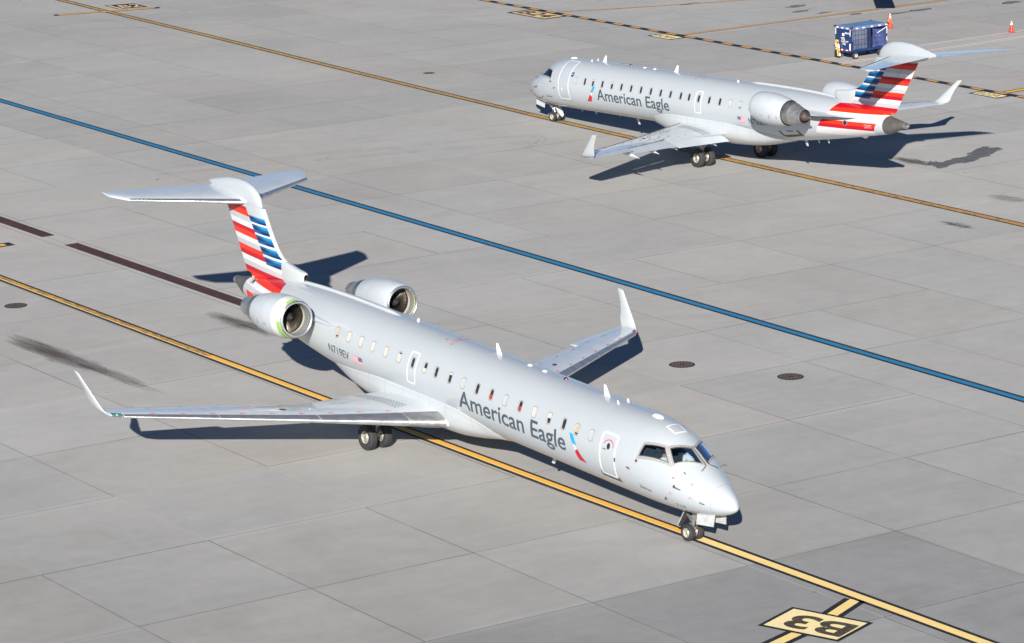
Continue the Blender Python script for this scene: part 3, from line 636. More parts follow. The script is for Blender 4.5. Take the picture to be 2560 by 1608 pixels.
def m_livery():
    g = G('red white and blue livery'); c, O, x, y, z = paint_core(g, (0.43, 0.468, 0.50)); s = g.mul(x, -1.0)
    zz = g.lin(z, -0.8, 3.6)
    st = g.ramp(zz, [((-0.0), SC['p'])] + [((a + 0.8) / 4.4, SC[k]) for a, k in STRIPE], 'CONSTANT')
    dz = g.sub(z, 1.381); split = g.add(g.mul(dz, 0.803), 27.916)
    edge = g.add(g.mul(g.sub(z, 1.013), 0.80), 26.05)
    hi = g.m_('GREATER_THAN', z, 1.381)
    lim = g.add(g.mul(hi, split), g.mul(g.sub(1.0, hi), edge))
    red = g.mul(g.m_('GREATER_THAN', s, lim), g.m_('GREATER_THAN', z, -0.45))
    # stripes stop short of the tail pipe on the sides
    red = g.mul(red, g.m_('MAXIMUM', g.m_('GREATER_THAN', z, 0.30), g.m_('LESS_THAN', s, g.add(28.62, g.mul(z, 0.5)))))
    # blue field in five blocks, each made of short tonal steps
    stops = [(0.0, SC['w'])]
    N_, D_, B_ = (0.004, 0.022, 0.085), (0.006, 0.085, 0.24), (0.012, 0.22, 0.46)
    for a, b in ROWS[::-1]:
        h = (a - b)
        stops += [((b + 0.8) / 4.4, N_), ((b + h * 0.34 + 0.8) / 4.4, D_), ((b + h * 0.67 + 0.8) / 4.4, B_), ((a + 0.8) / 4.4, SC['w'])]
    stops2 = [(0.0, SC['w'])]
    for a, b in ROWS[::-1]:
        h = (a - b); stops2 += [((b + 0.8) / 4.4, D_), ((b + h * 0.4 + 0.8) / 4.4, N_), ((b + h * 0.75 + 0.8) / 4.4, D_), ((a + 0.8) / 4.4, SC['w'])]
    b1 = g.ramp(zz, stops, 'CONSTANT'); b2 = g.ramp(zz, stops2, 'CONSTANT')
    front = g.sub(split, s)
    blue = g.mix(g.lin(g.add(front, g.mul(g.noise(O, 2.0, 2.0), 0.3)), 0.45, 0.85), b2, b1)
    isb = g.mul(g.mul(g.m_('LESS_THAN', s, split), hi), g.m_('LESS_THAN', z, 3.05))
    c = g.mix(red, c, st); c = g.mix(isb, c, blue)
    g.set(c, 0.36, 0.0, 0.8, 0.14, bump=g.noise(O, 1.4, 2.0), bump_d=0.004)
    g.put(g.b.inputs['Coat Weight'], g.lin(g.m_('MAXIMUM', red, isb), 0, 1, 0.8, 0.18)); g.put(g.b.inputs['Specular IOR Level'], g.lin(g.m_('MAXIMUM', red, isb), 0, 1, 0.5, 0.25))
    return g.m
M_livery = m_livery()
M_alu = flat('polished aluminium', (0.62, 0.63, 0.64), 0.28, 0.85, var=0.10, scale=3.0)
M_alud = flat('dull aluminium', (0.42, 0.42, 0.42), 0.42, 0.8, var=0.2, scale=4.0)
M_alushade = flat('brushed grey leading edge', (0.42, 0.44, 0.47), 0.38, 0.55, var=0.15, scale=3.0)
M_noz = flat('heat tinted nozzle metal', (0.36, 0.345, 0.32), 0.38, 0.85, var=0.3, scale=3.0)
M_plug = flat('burnt exhaust plug', (0.15, 0.125, 0.115), 0.5, 0.7, var=0.3, scale=7.0)
M_tailc = flat('grey tail pipe shroud', (0.13, 0.122, 0.112), 0.5, 0.4, var=0.2, scale=3.0)
M_glass = flat('dark cabin glass', (0.016, 0.026, 0.045), 0.12, coat=0.3, var=0.2)
M_reveal = flat('cream window surround', (0.40, 0.375, 0.335), 0.55, var=0.1)
M_outline = flat('grey seal', (0.20, 0.20, 0.20), 0.6)
M_shade = flat('white window shade', (0.47, 0.465, 0.45), 0.5, var=0.06)
M_shadet = flat('pale teal window shade', (0.37, 0.43, 0.44), 0.45, var=0.06)
M_shadev = flat('tan window shade', (0.42, 0.355, 0.29), 0.5, var=0.08)
M_redseat = flat('dark red cloth', (0.28, 0.03, 0.035), 0.8)
M_frame = flat('grey riveted window frame', (0.42, 0.40, 0.38), 0.45, 0.3, var=0.12, scale=25.0)
M_text = flat('slate blue lettering', (0.052, 0.078, 0.105), 0.45, var=0.05)
M_textd = flat('dark registration lettering', (0.035, 0.05, 0.065), 0.45, var=0.05)
M_redtxt = flat('red stencil paint', (0.62, 0.035, 0.04), 0.5)
M_pinktxt = flat('pale red stencil paint', (0.62, 0.30, 0.29), 0.5)
M_mat_ = flat('brown scuff plate', (0.115, 0.10, 0.085), 0.7, var=0.2)
M_panel = flat('panel line grey', (0.30, 0.31, 0.32), 0.6)
M_seam = flat('faint seam grey', (0.33, 0.355, 0.375), 0.5)
M_dkgrey = flat('dark grey fitting', (0.05, 0.05, 0.052), 0.5)
M_gearw = flat('gear bay white enamel', (0.46, 0.47, 0.47), 0.45, var=0.12)
M_gearg = flat('gear steel', (0.36, 0.35, 0.33), 0.35, 0.7, var=0.35, scale=9.0)
M_hub = flat('cast wheel hub', (0.50, 0.47, 0.41), 0.4, 0.4, var=0.25, scale=12.0)
M_fan = flat('titanium fan blade', (0.085, 0.072, 0.06), 0.4, 0.7, var=0.3, scale=5.0)
M_duct = flat('grey intake duct', (0.27, 0.285, 0.28), 0.4, 0.3, var=0.08, scale=3.0)
M_ring = flat('cream fan case ring', (0.46, 0.43, 0.37), 0.5, var=0.06)
M_lime = flat('yellow green primer', (0.46, 0.56, 0.24), 0.6, var=0.1)
M_skyb = flat('logo bright blue', (0.014, 0.32, 0.60), 0.4, var=0.25, scale=3.0)
M_logor = flat('logo red', (0.50, 0.012, 0.03), 0.4, var=0.2, scale=3.0)
M_logog = flat('logo pale grey', (0.62, 0.63, 0.65), 0.45, var=0.1)
M_flagb = flat('flag blue', (0.03, 0.04, 0.16), 0.5)
M_flagr = flat('flag red', (0.50, 0.03, 0.06), 0.5)
def m_peel():
    g = G('white intake paint peeling to green primer'); O = g.obj(); x, y, z = g.xyz(O); s = g.mul(x, -1.0)
    ang = g.m_('ARCTAN2', g.sub(z, 0.78), g.add(y, 2.27))
    n = g.noise(g.vec(g.mul(s, 0.8), g.mul(ang, 5.0), 0.0), 3.0, 5.0, 0.7)
    where = g.lin(g.noise(g.vec(ang, 0.3, 0.0), 0.9, 1.0), 0.42, 0.56)
    k = g.m_('GREATER_THAN', g.add(g.mul(g.mul(n, where), 0.50), 22.27), s)
    return g.set(g.mix(k, (0.62, 0.63, 0.61), (0.25, 0.42, 0.11)), 0.5)
M_peel = m_peel()
def m_pit():
    g = G('cockpit glass'); g.t.nodes.remove(g.b)
    out = g.t.nodes['Material Output']
    tr = g.n('ShaderNodeBsdfTransparent'); tr.inputs[0].default_value = (0.62, 0.72, 0.78, 1)
    gl = g.n('ShaderNodeBsdfGlossy'); gl.inputs['Roughness'].default_value = 0.04; gl.inputs[0].default_value = (0.9, 0.95, 1, 1)
    fr = g.n('ShaderNodeFresnel'); fr.inputs[0].default_value = 1.5
    mx = g.n('ShaderNodeMixShader'); g.t.links.new(g.lin(fr.outputs[0], 0.0, 1.0, 0.02, 1.0), mx.inputs[0]); g.t.links.new(tr.outputs[0], mx.inputs[1]); g.t.links.new(gl.outputs[0], mx.inputs[2])
    g.t.links.new(mx.outputs[0], out.inputs[0]); return g.m
M_pit = m_pit()
M_navr = flat('clear lamp cover', (0.10, 0.12, 0.12), 0.1, coat=0.6)

# ---- fuselage surface: stations, crown, keel, half width, height of widest point
FS = [0.0, .06, .12, .28, .45, .70, 1.0, 1.35, 1.7, 2.1, 2.5, 2.95, 3.4, 3.9, 4.4, 5.0, 5.6, 19.2, 20.5, 22.0, 23.5, 25.0, 26.5, 28.0, 29.12]
FT = [-.668, -.535, -.447, -.298, -.191, -.055, .086, .25, .425, .665, .884, 1.10, 1.232, 1.305, 1.333, 1.345, 1.345, 1.345, 1.345, 1.335, 1.30, 1.225, 1.09, .885, .655]
FB = [-.668, -.765, -.815, -.905, -.975, -1.055, -1.13, -1.20, -1.255, -1.29, -1.312, -1.33, -1.34, -1.345, -1.345, -1.345, -1.345, -1.345, -1.325, -1.23, -1.075, -.875, -.645, -.40, -.225]
FW_ = [0.0, .115, .172, .285, .385, .52, .665, .80, .915, 1.015, 1.09, 1.165, 1.222, 1.268, 1.30, 1.328, 1.345, 1.345, 1.345, 1.325, 1.25, 1.12, .94, .69, .455]
FZ = [-.668, -.66, -.645, -.62, -.60, -.56, -.50, -.44, -.38, -.315, -.25, -.185, -.12, -.07, -.03, -.01, 0, 0, .01, .05, .10, .16, .20, .225, .215]
def spline(X, Y, q, sq=True):
    if sq:
        f = lambda v: sqrt(max(v, 0)) if v < 5.6 else sqrt(5.6) + (v - 5.6) / (2 * sqrt(5.6))
        X = [f(v) for v in X]; q = f(q)
    q = min(max(q, X[0]), X[-1]); i = 0
    while i < len(X) - 2 and q > X[i + 1]: i += 1
    def sl(k):
        if k == 0: return (Y[1] - Y[0]) / (X[1] - X[0])
        if k == len(X) - 1: return (Y[-1] - Y[-2]) / (X[-1] - X[-2])
        d0 = (Y[k] - Y[k - 1]) / (X[k] - X[k - 1]); d1 = (Y[k + 1] - Y[k]) / (X[k + 1] - X[k])
        if d0 * d1 <= 0: return 0.0
        h0 = X[k] - X[k - 1]; h1 = X[k + 1] - X[k]
        w1, w2 = 2 * h1 + h0, h1 + 2 * h0; return (w1 + w2) / (w1 / d0 + w2 / d1)
    h = X[i + 1] - X[i]; t = (q - X[i]) / h
    return (2 * t**3 - 3 * t**2 + 1) * Y[i] + (t**3 - 2 * t**2 + t) * h * sl(i) + (-2 * t**3 + 3 * t**2) * Y[i + 1] + (t**3 - t**2) * h * sl(i + 1)
_sec = {}
def sect(s):
    k = round(s, 4)
    if k not in _sec: _sec[k] = tuple(spline(FS, A_, s) for A_ in (FT, FB, FW_, FZ))
    return _sec[k]
def fpt(s, th, off=0.0):
    """point on the fuselage skin at station s, angle th (radians from port horizontal), lifted by off"""
    t, b, w, zm = sect(s)
    c, n = cos(th), sin(th); h = (t - zm) if n >= 0 else (zm - b)
    p = J(s, w * c, zm + h * n)
    if off:
        e = 0.02
        t2, b2, w2, z2 = sect(min(s + e, 29.12)); t1, b1, w1, z1 = sect(max(s - e, 0.0))
        h2 = (t2 - z2) if n >= 0 else (z2 - b2); h1 = (t1 - z1) if n >= 0 else (z1 - b1)
        ds = J(min(s + e, 29.12), w2 * c, z2 + h2 * n) - J(max(s - e, 0.0), w1 * c, z1 + h1 * n)
        dt = Vector((0, -w * n, h * c)); nn = ds.cross(dt)
        if nn.length > 1e-9:
            nn.normalize()
            if nn.dot(Vector((0, c, n))) < 0 and s > 0.4: nn = -nn
            p = p + nn * off
    return p
D = radians
WIN_S = [5.914, 6.70, 7.416, 8.226, 9.054, 9.869, 10.70, 11.533, 12.36, 13.18, 13.99, 14.832, 15.508, 16.286, 17.13, 17.975, 18.805, 19.583, 20.366, 21.14]
WW, WA, WB = 0.108, 11.0, 26.6            # half width, lower and upper edge angle of a window opening
# cockpit glass corners: (station, angle off the crown) as inner-top, outer-top, outer-bottom, inner-bottom
PIT = {'front': [(2.25, 5.2), (2.62, 35.0), (2.21, 48.8), (1.68, 7.2)], 'side': [(2.77, 40.5), (3.47, 54.0), (3.52, 70.2), (2.40, 54.8)]}
def pit_uv(key, u, w, side, grow=0.0):
    a, b, c, d = PIT[key]
    u = u * (1 + 2 * grow) - grow; w = w * (1 + 2 * grow) - grow
    s = (a[0] * (1 - u) + b[0] * u) * (1 - w) + (d[0] * (1 - u) + c[0] * u) * w
    o = (a[1] * (1 - u) + b[1] * u) * (1 - w) + (d[1] * (1 - u) + c[1] * u) * w
    return s, D(90 - side * o)
def in_quad(s, off, grow):
    for key, q in PIT.items():
        cxm = sum(p[0] for p in q) / 4; cym = sum(p[1] for p in q) / 4
        pts = [(p[0] + (p[0] - cxm) * 0, p[1]) for p in q]; ok = True; sg = 0
        for i in range(4):
            x0, y0 = pts[i]; x1, y1 = pts[(i + 1) % 4]; ex, ey = (x1 - x0), (y1 - y0) / 55.0
            l = sqrt(ex * ex + ey * ey); cr_ = (ex * (off - y0) / 55.0 - ey * (s - x0)) / l
            cc = (ex * (cym - y0) / 55.0 - ey * (cxm - x0)) / l
            if cr_ * (1 if cc > 0 else -1) < -grow: ok = False; break
        if ok: return True
    return False
def grow_quad(q, d):
    """push every edge of a (station, degrees) outline outwards by d metres"""
    K = 52.0; P = [Vector((p[0], p[1] / K)) for p in q]; c = sum(P, Vector((0, 0))) / 4; L = []
    for i in range(4):
        a, b = P[i], P[(i + 1) % 4]; e = (b - a).normalized(); nn = Vector((e.y, -e.x))
        if nn.dot(a - c) < 0: nn = -nn
        L.append((a + nn * d, e))
    out = []
    for i in range(4):
        (p, u), (r, w) = L[i - 1], L[i]; den = u.x * w.y - u.y * w.x; t = ((r - p).x * w.y - (r - p).y * w.x) / den
        v = p + u * t; out.append((v.x, v.y * K))
    return out
MESH = {}
def cached(key, fn):
    if key not in MESH: MESH[key] = fn()
    return MESH[key]

def fuselage_mesh():
    ss = [5.6 * (i / 40) ** 2 for i in range(24)]
    ss = [s for s in ss if s < 1.3] + [1.3 + 0.03 * i for i in range(80)]
    ss = [s for s in ss if s < 3.7] + [3.75 + 0.17 * i for i in range(12)]
    ws = []
    for k in WIN_S: ws += [k - WW, k + WW]
    rest = [19.9, 22.0]
    k = 21.5
    while k < 29.12: rest.append(k); k += 0.22
    ss = [s for s in ss if s < 5.7]; alls = ss + ws
    last = None; out = []
    for s in sorted(set(round(v, 4) for v in alls + rest + [29.12])):
        if last is not None and s - last > 0.35: out.append((s + last) / 2)
        if last is None or s - last > 0.012: out.append(s)
        last = s
    ss = out
    A_ = sorted(set([WA, WB] + [WA + (WB - WA) * i / 5 for i in range(6)] + [WB + (90 - WB) * i / 22 for i in range(23)] + [WA - (90 + WA) * i / 26 for i in range(27)]))
    th = A_[:-1] + [180 - a for a in A_[::-1]][:-1]; th = [D(t) for t in th]
    n = len(th); mb = MB(); I = []
    for s in ss: I.append([mb.pt(fpt(s, t)) for t in th] if s > 1e-4 else None)
    tip = mb.pt(fpt(0, 0))
    def hole(s, t):
        dg = math.degrees(t)
        a = dg if dg <= 90 else 180 - dg
        if WA < a < WB and any(abs(s - k) < WW for k in WIN_S): return True
        if 1.3 < s < 3.75 and in_quad(s, abs(90 - dg), 0.05): return True
        return False
    for i in range(len(ss) - 1):
        for j in range(n):
            k = (j + 1) % n
            if I[i] is None: mb.face((tip, I[i + 1][j], I[i + 1][k])); continue
            ta, tb = th[j], th[k] if k else th[0] + 2 * pi
            if hole((ss[i] + ss[i + 1]) / 2, (ta + tb) / 2): continue
            mb.face((I[i][j], I[i][k], I[i + 1][k], I[i + 1][j]))
    mb.face(I[-1])
    return mb.mesh('fuselage', M_livery, angle=50)

def ring_uv(w, h, r, n=5):
    """rounded rectangle outline"""
    P = []
    for cx_, cy_, a0 in ((w - r, h - r, 0), (-w + r, h - r, 90), (-w + r, -h + r, 180), (w - r, -h + r, 270)):
        for i in range(n + 1):
            a = D(a0 + 90 * i / n); P.append((cx_ + r * cos(a), cy_ + r * sin(a)))
    return P
THC = (WA + WB) / 2; WH = D(WB - WA) / 2 * 1.345
def window_meshes(side):
    def pt(u, v, off): # u along s (m), v along arc (m)
        a = D(THC) + v / 1.345; R = 1.345 + off
        return Vector((-u, side * R * cos(a), R * sin(a)))
    o_ = ring_uv(WW + 0.026, WH + 0.026, 0.11); o2 = ring_uv(WW + 0.012, WH + 0.012, 0.10); i_ = ring_uv(WW - 0.006, WH - 0.006, 0.095)
    mb = MB(); n = len(o_)
    mb.grid([[pt(*p, 0.0005) for p in o_], [pt(*p, 0.006) for p in o2]], False, True)
    mb.cur = 1
    mb.grid([[pt(*p, 0.006) for p in o2], [pt(*p, 0.004) for p in i_], [pt(p[0] * 0.97, p[1] * 0.985, -0.030) for p in i_]], False, True)
    fr = mb.mesh('cabin_window', [M_outline, M_reveal], angle=40)
    def panel(v0, v1, off, mt, nm, half=None):
        m2 = MB(); inn = ring_uv(WW * 1.0, WH * 1.0, 0.09)
        lo, hi = -WH + 2 * WH * v0, -WH + 2 * WH * v1
        P = [(u, min(max(v, lo), hi)) for u, v in inn]
        c_ = m2.pt(pt(0, (lo + hi) / 2, off)); I = [m2.pt(pt(*p, off)) for p in P]
        for k in range(len(I)):
            a, b = I[k], I[(k + 1) % len(I)]
            m2.face((c_, a, b))
        return m2.mesh(nm, mt, smooth=False)
    d = {'frame': fr, 'pane': panel(0, 1, -0.026, M_glass, 'pane')}
    for key, v0, v1, mt in (('w', 0, 1, M_shade), ('t', 0, 1, M_shadet), ('v', 0.22, 1, M_shadev), ('h', 0.5, 1, M_shade), ('q', 0.78, 1, M_shade), ('b', 0, 0.45, M_shade), ('k', 0, 0.82, M_shade), ('g', 0.18, 1, M_shadet), ('r', 0, 0.5, M_redseat)):
        d[key] = panel(v0, v1, -0.018, mt, 'window_shade')
    return d

def aero(n=14, t=0.12, camber=0.015):
    """closed aerofoil outline from trailing edge over the top to the nose and back underneath"""
    up, lo = [], []
    for i in range(n + 1):
        x = 0.5 * (1 - cos(pi * i / n))
        yt = 5 * t * (0.2969 * sqrt(x) - 0.126 * x - 0.3516 * x * x + 0.2843 * x**3 - 0.1036 * x**4); yc = camber * 4 * x * (1 - x)
        up.append((x, yc + yt)); lo.append((x, yc - yt))
    return up[::-1] + lo[1:-1]
def y_at(x, t, camber, top):
    yt = 5 * t * (0.2969 * sqrt(max(x, 0)) - 0.126 * x - 0.3516 * x * x + 0.2843 * x**3 - 0.1036 * x**4); yc = camber * 4 * x * (1 - x)
    return yc + yt if top else yc - yt
# wing stations: y, leading edge s, trailing edge s, chord plane z, thickness
def wing_le(y): return 14.18 + 0.545 * (y - 1.25) if y < 10.9 else 19.44 + (y - 10.9) * 1.15
def wing_te(y):
    if y < 5.0: return 19.06 - 0.02 * (y - 1.25)
    return 18.98 + (y - 5.0) * 0.283
def wing_z(y): return -1.30 + 0.0386 * y
def wing_t(y): return 0.135 + (0.105 - 0.135) * min(1, (y - 1.0) / 5)
def hinge(y):
    if y < 4.75: return 18.34 - (y - 1.6) * 0.135
    return 17.98 + (y - 4.75) * 0.378
CAM = 0.014
def wpt(y, x, top, side, lift=0.0):
    le, te = wing_le(y), wing_te(y); c = te - le; t = wing_t(y)
    return J(le + c * x, side * y, wing_z(y) + c * (y_at(x, t, CAM, top)) + (lift if top else -lift))
def wing_mesh(side):
    mb = MB(); n = 24
    def loop(y, xe):
        c = wing_te(y) - wing_le(y); xu = min(1.0, xe + (0.085 / c if xe < 1 else 0)); xl = xe - (0.16 / c if xe < 1 else 0)
        k = [0.5 * (1 - cos(pi * i / n)) for i in range(n + 1)]
        return [wpt(y, x * xu, True, side) for x in k[::-1]] + [wpt(y, x * xl, False, side) for x in k[1:]]
    ys = [0.9, 1.3, 1.9, 2.6, 3.3, 4.0, 4.74]
    mb.loft([loop(y, (hinge(y) - 0.03 - wing_le(y)) / (wing_te(y) - wing_le(y))) for y in ys])
    ys = [4.742, 5.3, 6.0, 6.8, 7.5, 8.12]
    mb.loft([loop(y, (hinge(y) - 0.03 - wing_le(y)) / (wing_te(y) - wing_le(y))) for y in ys])
    ys = [8.122, 8.8, 9.6, 10.3, 10.9, 11.05, 11.16]
    mb.loft([loop(y, 1.0) for y in ys])
    return mb.mesh('wing', M_wing, angle=30)
def slat_mesh(side):
    mb = MB()
    ys = [2.35, 3.0, 4.0, 5.0, 6.0, 7.0, 8.0, 9.0, 10.0, 10.85]
    for a, b in ((0, 3), (3, 6), (6, 9)):
        yy = [ys[a] + 0.008] + ys[a + 1:b] + [ys[b] - 0.008]
        rows = []
        for y in yy:
            c = wing_te(y) - wing_le(y); u = [0.115, 0.08, 0.05, 0.028, 0.013, 0.004, 0.0]; q = [0.004, 0.013, 0.03, 0.055]
            lift = 0.011
            row = [wpt(y, x, True, side, lift) for x in u] + [wpt(y, x, False, side, lift) for x in q]
            rows.append([p + Vector((0.012, 0, 0)) for p in row])
        mb.grid(rows)
    return mb.mesh('slat', M_alu, angle=60)
def glove_mesh(side):
    mb = MB(); rows = []
    for y in (1.25, 1.6, 2.0, 2.345):
        u = [0.12, 0.085, 0.05, 0.028, 0.013, 0.004, 0.0]; q = [0.004, 0.013, 0.03, 0.06]
        rows.append([p + Vector((0.010, 0, 0)) for p in [wpt(y, x, True, side, 0.012) for x in u] + [wpt(y, x, False, side, 0.012) for x in q]])
    mb.grid(rows)
    return mb.mesh('wing_glove', M_alud, angle=60)
def flap_mesh(side, y0, y1, defl):
    mb = MB(); loops = []
    for i in range(6):
        y = y0 + (y1 - y0) * i / 5; h = hinge(y); te = wing_te(y); c = te - h; le, cc = wing_le(y), wing_te(y) - wing_le(y)
        x0 = (h - le) / cc; zt = wing_z(y) + cc * y_at(x0, wing_t(y), CAM, True); zb = wing_z(y) + cc * y_at(x0, wing_t(y), CAM, False)
        zc = (zt + zb) / 2 - 0.01; th = (zt - zb) * 0.9; L = []
        for px, pz in ((1.0, 0.0), (0.6, 0.22), (0.3, 0.33), (0.12, 0.36), (0.03, 0.20), (0.0, 0.0), (0.03, -0.3), (0.15, -0.46), (0.5, -0.28)):
            X = px * (c + 0.04); Zz = pz * th
            if px == 1.0: Zz = 0.012
            L.append(J(h + X * cos(defl) + Zz * sin(defl) * 0.0, side * y, zc + Zz - X * sin(defl) + (0.0)))
        loops.append(L)
    mb.loft(loops)
    return mb.mesh('flap', M_wing, angle=40)
def canoe_mesh(side, y, L0=17.6, L1=19.75):
    mb = MB(); loops = []
    z0 = wing_z(y) - 0.13
    for i in range(9):
        t = i / 8; s = L0 + (L1 - L0) * t; r = (0.5 * sin(pi * min(1, t * 1.05 + 0.02)) ** 0.7) * 0.16
        dz = -0.02 - 0.20 * t * t
        loops.append([J(s, side * (y + max(r, 0.01) * 0.55 * cos(2 * pi * k / 10)), z0 + dz * 0.9 + max(r, 0.01) * 1.25 * sin(2 * pi * k / 10)) for k in range(10)])
    mb.loft(loops); return mb.mesh('flap_fairing', M_wing, angle=50)
WLET = [(-0.87, 19.74, 20.70, 11.15, 0.085), (-0.81, 19.90, 20.86, 11.25, 0.070), (-0.72, 20.04, 20.98, 11.315, 0.060), (-0.60, 20.18, 21.04, 11.355, 0.052), (-0.46, 20.34, 21.06, 11.395, 0.046), (-0.1, 20.755, 21.24, 11.49, 0.038), (0.2, 21.09, 21.49, 11.575, 0.034), (0.335, 21.235, 21.59, 11.612, 0.030), (0.36, 21.285, 21.60, 11.62, 0.018)]
def winglet_mesh(side):
    mb = MB(); loops = []
    for z, le, te, y, t in WLET:
        c = te - le; loops.append([J(le + c * x, side * (y + t * 2.2 * yy / 0.12), z + 0.02 * x) for x, yy in aero(8, 0.12, 0.0)])
    mb.loft(loops); return mb.mesh('winglet', M_white, angle=35)
def navlight_mesh(side):
    mb = MB(); rows = []
    for y in (10.86, 10.95, 11.05, 11.15):
        rows.append([p + Vector((0.012, 0, 0)) for p in [wpt(y, x, True, side, 0.006) for x in (0.20, 0.12, 0.05, 0.015, 0.0)] + [wpt(y, x, False, side, 0.006) for x in (0.02, 0.06)]])
    mb.grid(rows); return mb.mesh('navigation_light', M_navr, angle=60)

def fin_edges(z):
    """leading and trailing edge stations of the fin at height z"""
    pts = [(0.4, 25.9), (1.35, 26.10), (1.55, 26.35), (1.70, 26.62), (1.87, 27.0), (2.1, 27.29), (2.58, 27.72), (3.3, 28.22), (3.9, 28.64)]
    le = pts[0][1]
    for (a, b), (c, d) in zip(pts, pts[1:]):
        if z >= a: le = b + (d - b) * min(1, (z - a) / (c - a))
    return le, 29.07 + z * 0.643
def fin_hinge(z): return 28.05 + z * 0.70
def fin_mesh():
    mb = MB(); loops = []
    for z in (0.45, 0.9, 1.3, 1.5, 1.68, 1.86, 2.1, 2.4, 2.75, 3.1, 3.42):
        le, te = fin_edges(z); h = fin_hinge(z) - 0.012 if z > 0.92 else te - 0.35; c = te - le; t = 0.32 / c if c > 2.6 else 0.118
        xe = (h - le) / c; n = 12
        xs = [xe * 0.5 * (1 - cos(pi * i / n)) for i in range(n + 1)]
        loops.append([J(le + c * x, c * y_at(x, t, 0, True), z) for x in xs[::-1]] + [J(le + c * x, c * y_at(x, t, 0, False), z) for x in xs[1:]])
    mb.loft(loops); return mb.mesh('tail_fin', M_livery, angle=40)
def rudder_mesh():
    mb = MB(); loops = []
    for i in range(8):
        z = 0.80 + (3.36 - 0.80) * i / 7; le, te = fin_edges(z); h = fin_hinge(z) + 0.012; c = te - le; t = 0.32 / c if c > 2.6 else 0.118
        x0 = (h - le) / c; n = 5; xs = [x0 + (1 - x0) * k / n for k in range(n + 1)]
        L = [J(le + c * x, c * y_at(x, t, 0, True) + (0.004 if x == 1 else 0), z) for x in xs[::-1]] + [J(le + c * x, c * y_at(x, t, 0, False), z) for x in xs]
        loops.append(L)
    mb.loft(loops); return mb.mesh('rudder', M_livery, angle=40)
def fin_le_mesh():
    mb = MB(); rows = []
    for z in (1.72, 1.86, 2.1, 2.4, 2.75, 3.1, 3.42):
        le, te = fin_edges(z); c = te - le; t = 0.32 / c if c > 2.6 else 0.118; lim = 0.13 / c
        xs = [lim, lim * 0.6, lim * 0.3, lim * 0.1, 0.0]
        rows.append([J(le + c * x - 0.006, (c * y_at(x, t, 0, True) + 0.004), z) for x in xs] + [J(le + c * x - 0.006, (c * y_at(x, t, 0, False) - 0.004), z) for x in xs[-2::-1]])
    mb.grid(rows); return mb.mesh('fin_leading_edge', M_white, angle=60)
def bullet_mesh():
    prof = [(28.52, 3.50, 3.42, .04), (28.66, 3.78, 3.36, .10), (28.85, 3.97, 3.32, .135), (29.15, 4.13, 3.30, .165), (29.6, 4.235, 3.30, .185), (30.2, 4.255, 3.30, .19), (30.9, 4.20, 3.33, .18), (31.5, 4.07, 3.44, .15), (32.0, 3.95, 3.57, .115), (32.30, 3.865, 3.68, .08), (32.38, 3.83, 3.71, .05)]
    mb = MB(); loops = []
    for s, t, b, w in prof:
        loops.append([J(s, w * math.copysign(abs(cos(2 * pi * k / 24)) ** 0.8, cos(2 * pi * k / 24)), (t + b) / 2 + (t - b) / 2 * math.copysign(abs(sin(2 * pi * k / 24)) ** 0.8, sin(2 * pi * k / 24))) for k in range(24)])
    mb.loft(loops); return mb.mesh('tail_bullet', M_paint, angle=50)
def tp_edges(y):
    le = 29.42 + (y - 0.2) * 0.585; te = 32.12 + (y - 0.2) * 0.235
    if y > 3.95: le += (y - 3.95) * 1.7; te += (y - 3.95) * 0.25
    return le, te
def tp_loop(y, side, x0=0.0, x1=1.0, n=12, lift=0.0):
    le, te = tp_edges(y); c = te - le; t = 0.10; z = 3.585 + 0.004 * y; tw = lambda x: (x - 0.5) * c * 0.079
    xs = [x0 + (x1 - x0) * 0.5 * (1 - cos(pi * i / n)) for i in range(n + 1)]
    return [J(le + c * x, side * y, z + tw(x) + c * y_at(x, t, -0.004, True) + lift) for x in xs[::-1]] + [J(le + c * x, side * y, z + tw(x) + c * y_at(x, t, -0.004, False) - lift) for x in xs[1:]]
def tailplane_mesh(side):
    mb = MB(); mb.loft([tp_loop(y, side) for y in (0.1, 0.6, 1.4, 2.2, 3.0, 3.6, 3.95, 4.1, 4.22, 4.29)]); return mb.mesh('tailplane', M_wing, angle=40)
def tp_le_mesh(side):
    mb = MB(); rows = []
    for y in (0.3, 1.2, 2.4, 3.4, 3.9):
        le, te = tp_edges(y); c = te - le; z = 3.585 + 0.004 * y - 0.5 * c * 0.079
        xs = [0.075, 0.045, 0.02, 0.006, 0.0]
        rows.append([J(le + c * x - 0.006, side * y, z + x * c * 0.079 + c * y_at(x, 0.10, -0.004, True) + 0.011) for x in xs] + [J(le + c * x - 0.006, side * y, z + x * c * 0.079 + c * y_at(x, 0.10, -0.004, False) - 0.011) for x in xs[-2::-1]])
    mb.grid(rows); return mb.mesh('leading_edge', M_alu, angle=60)
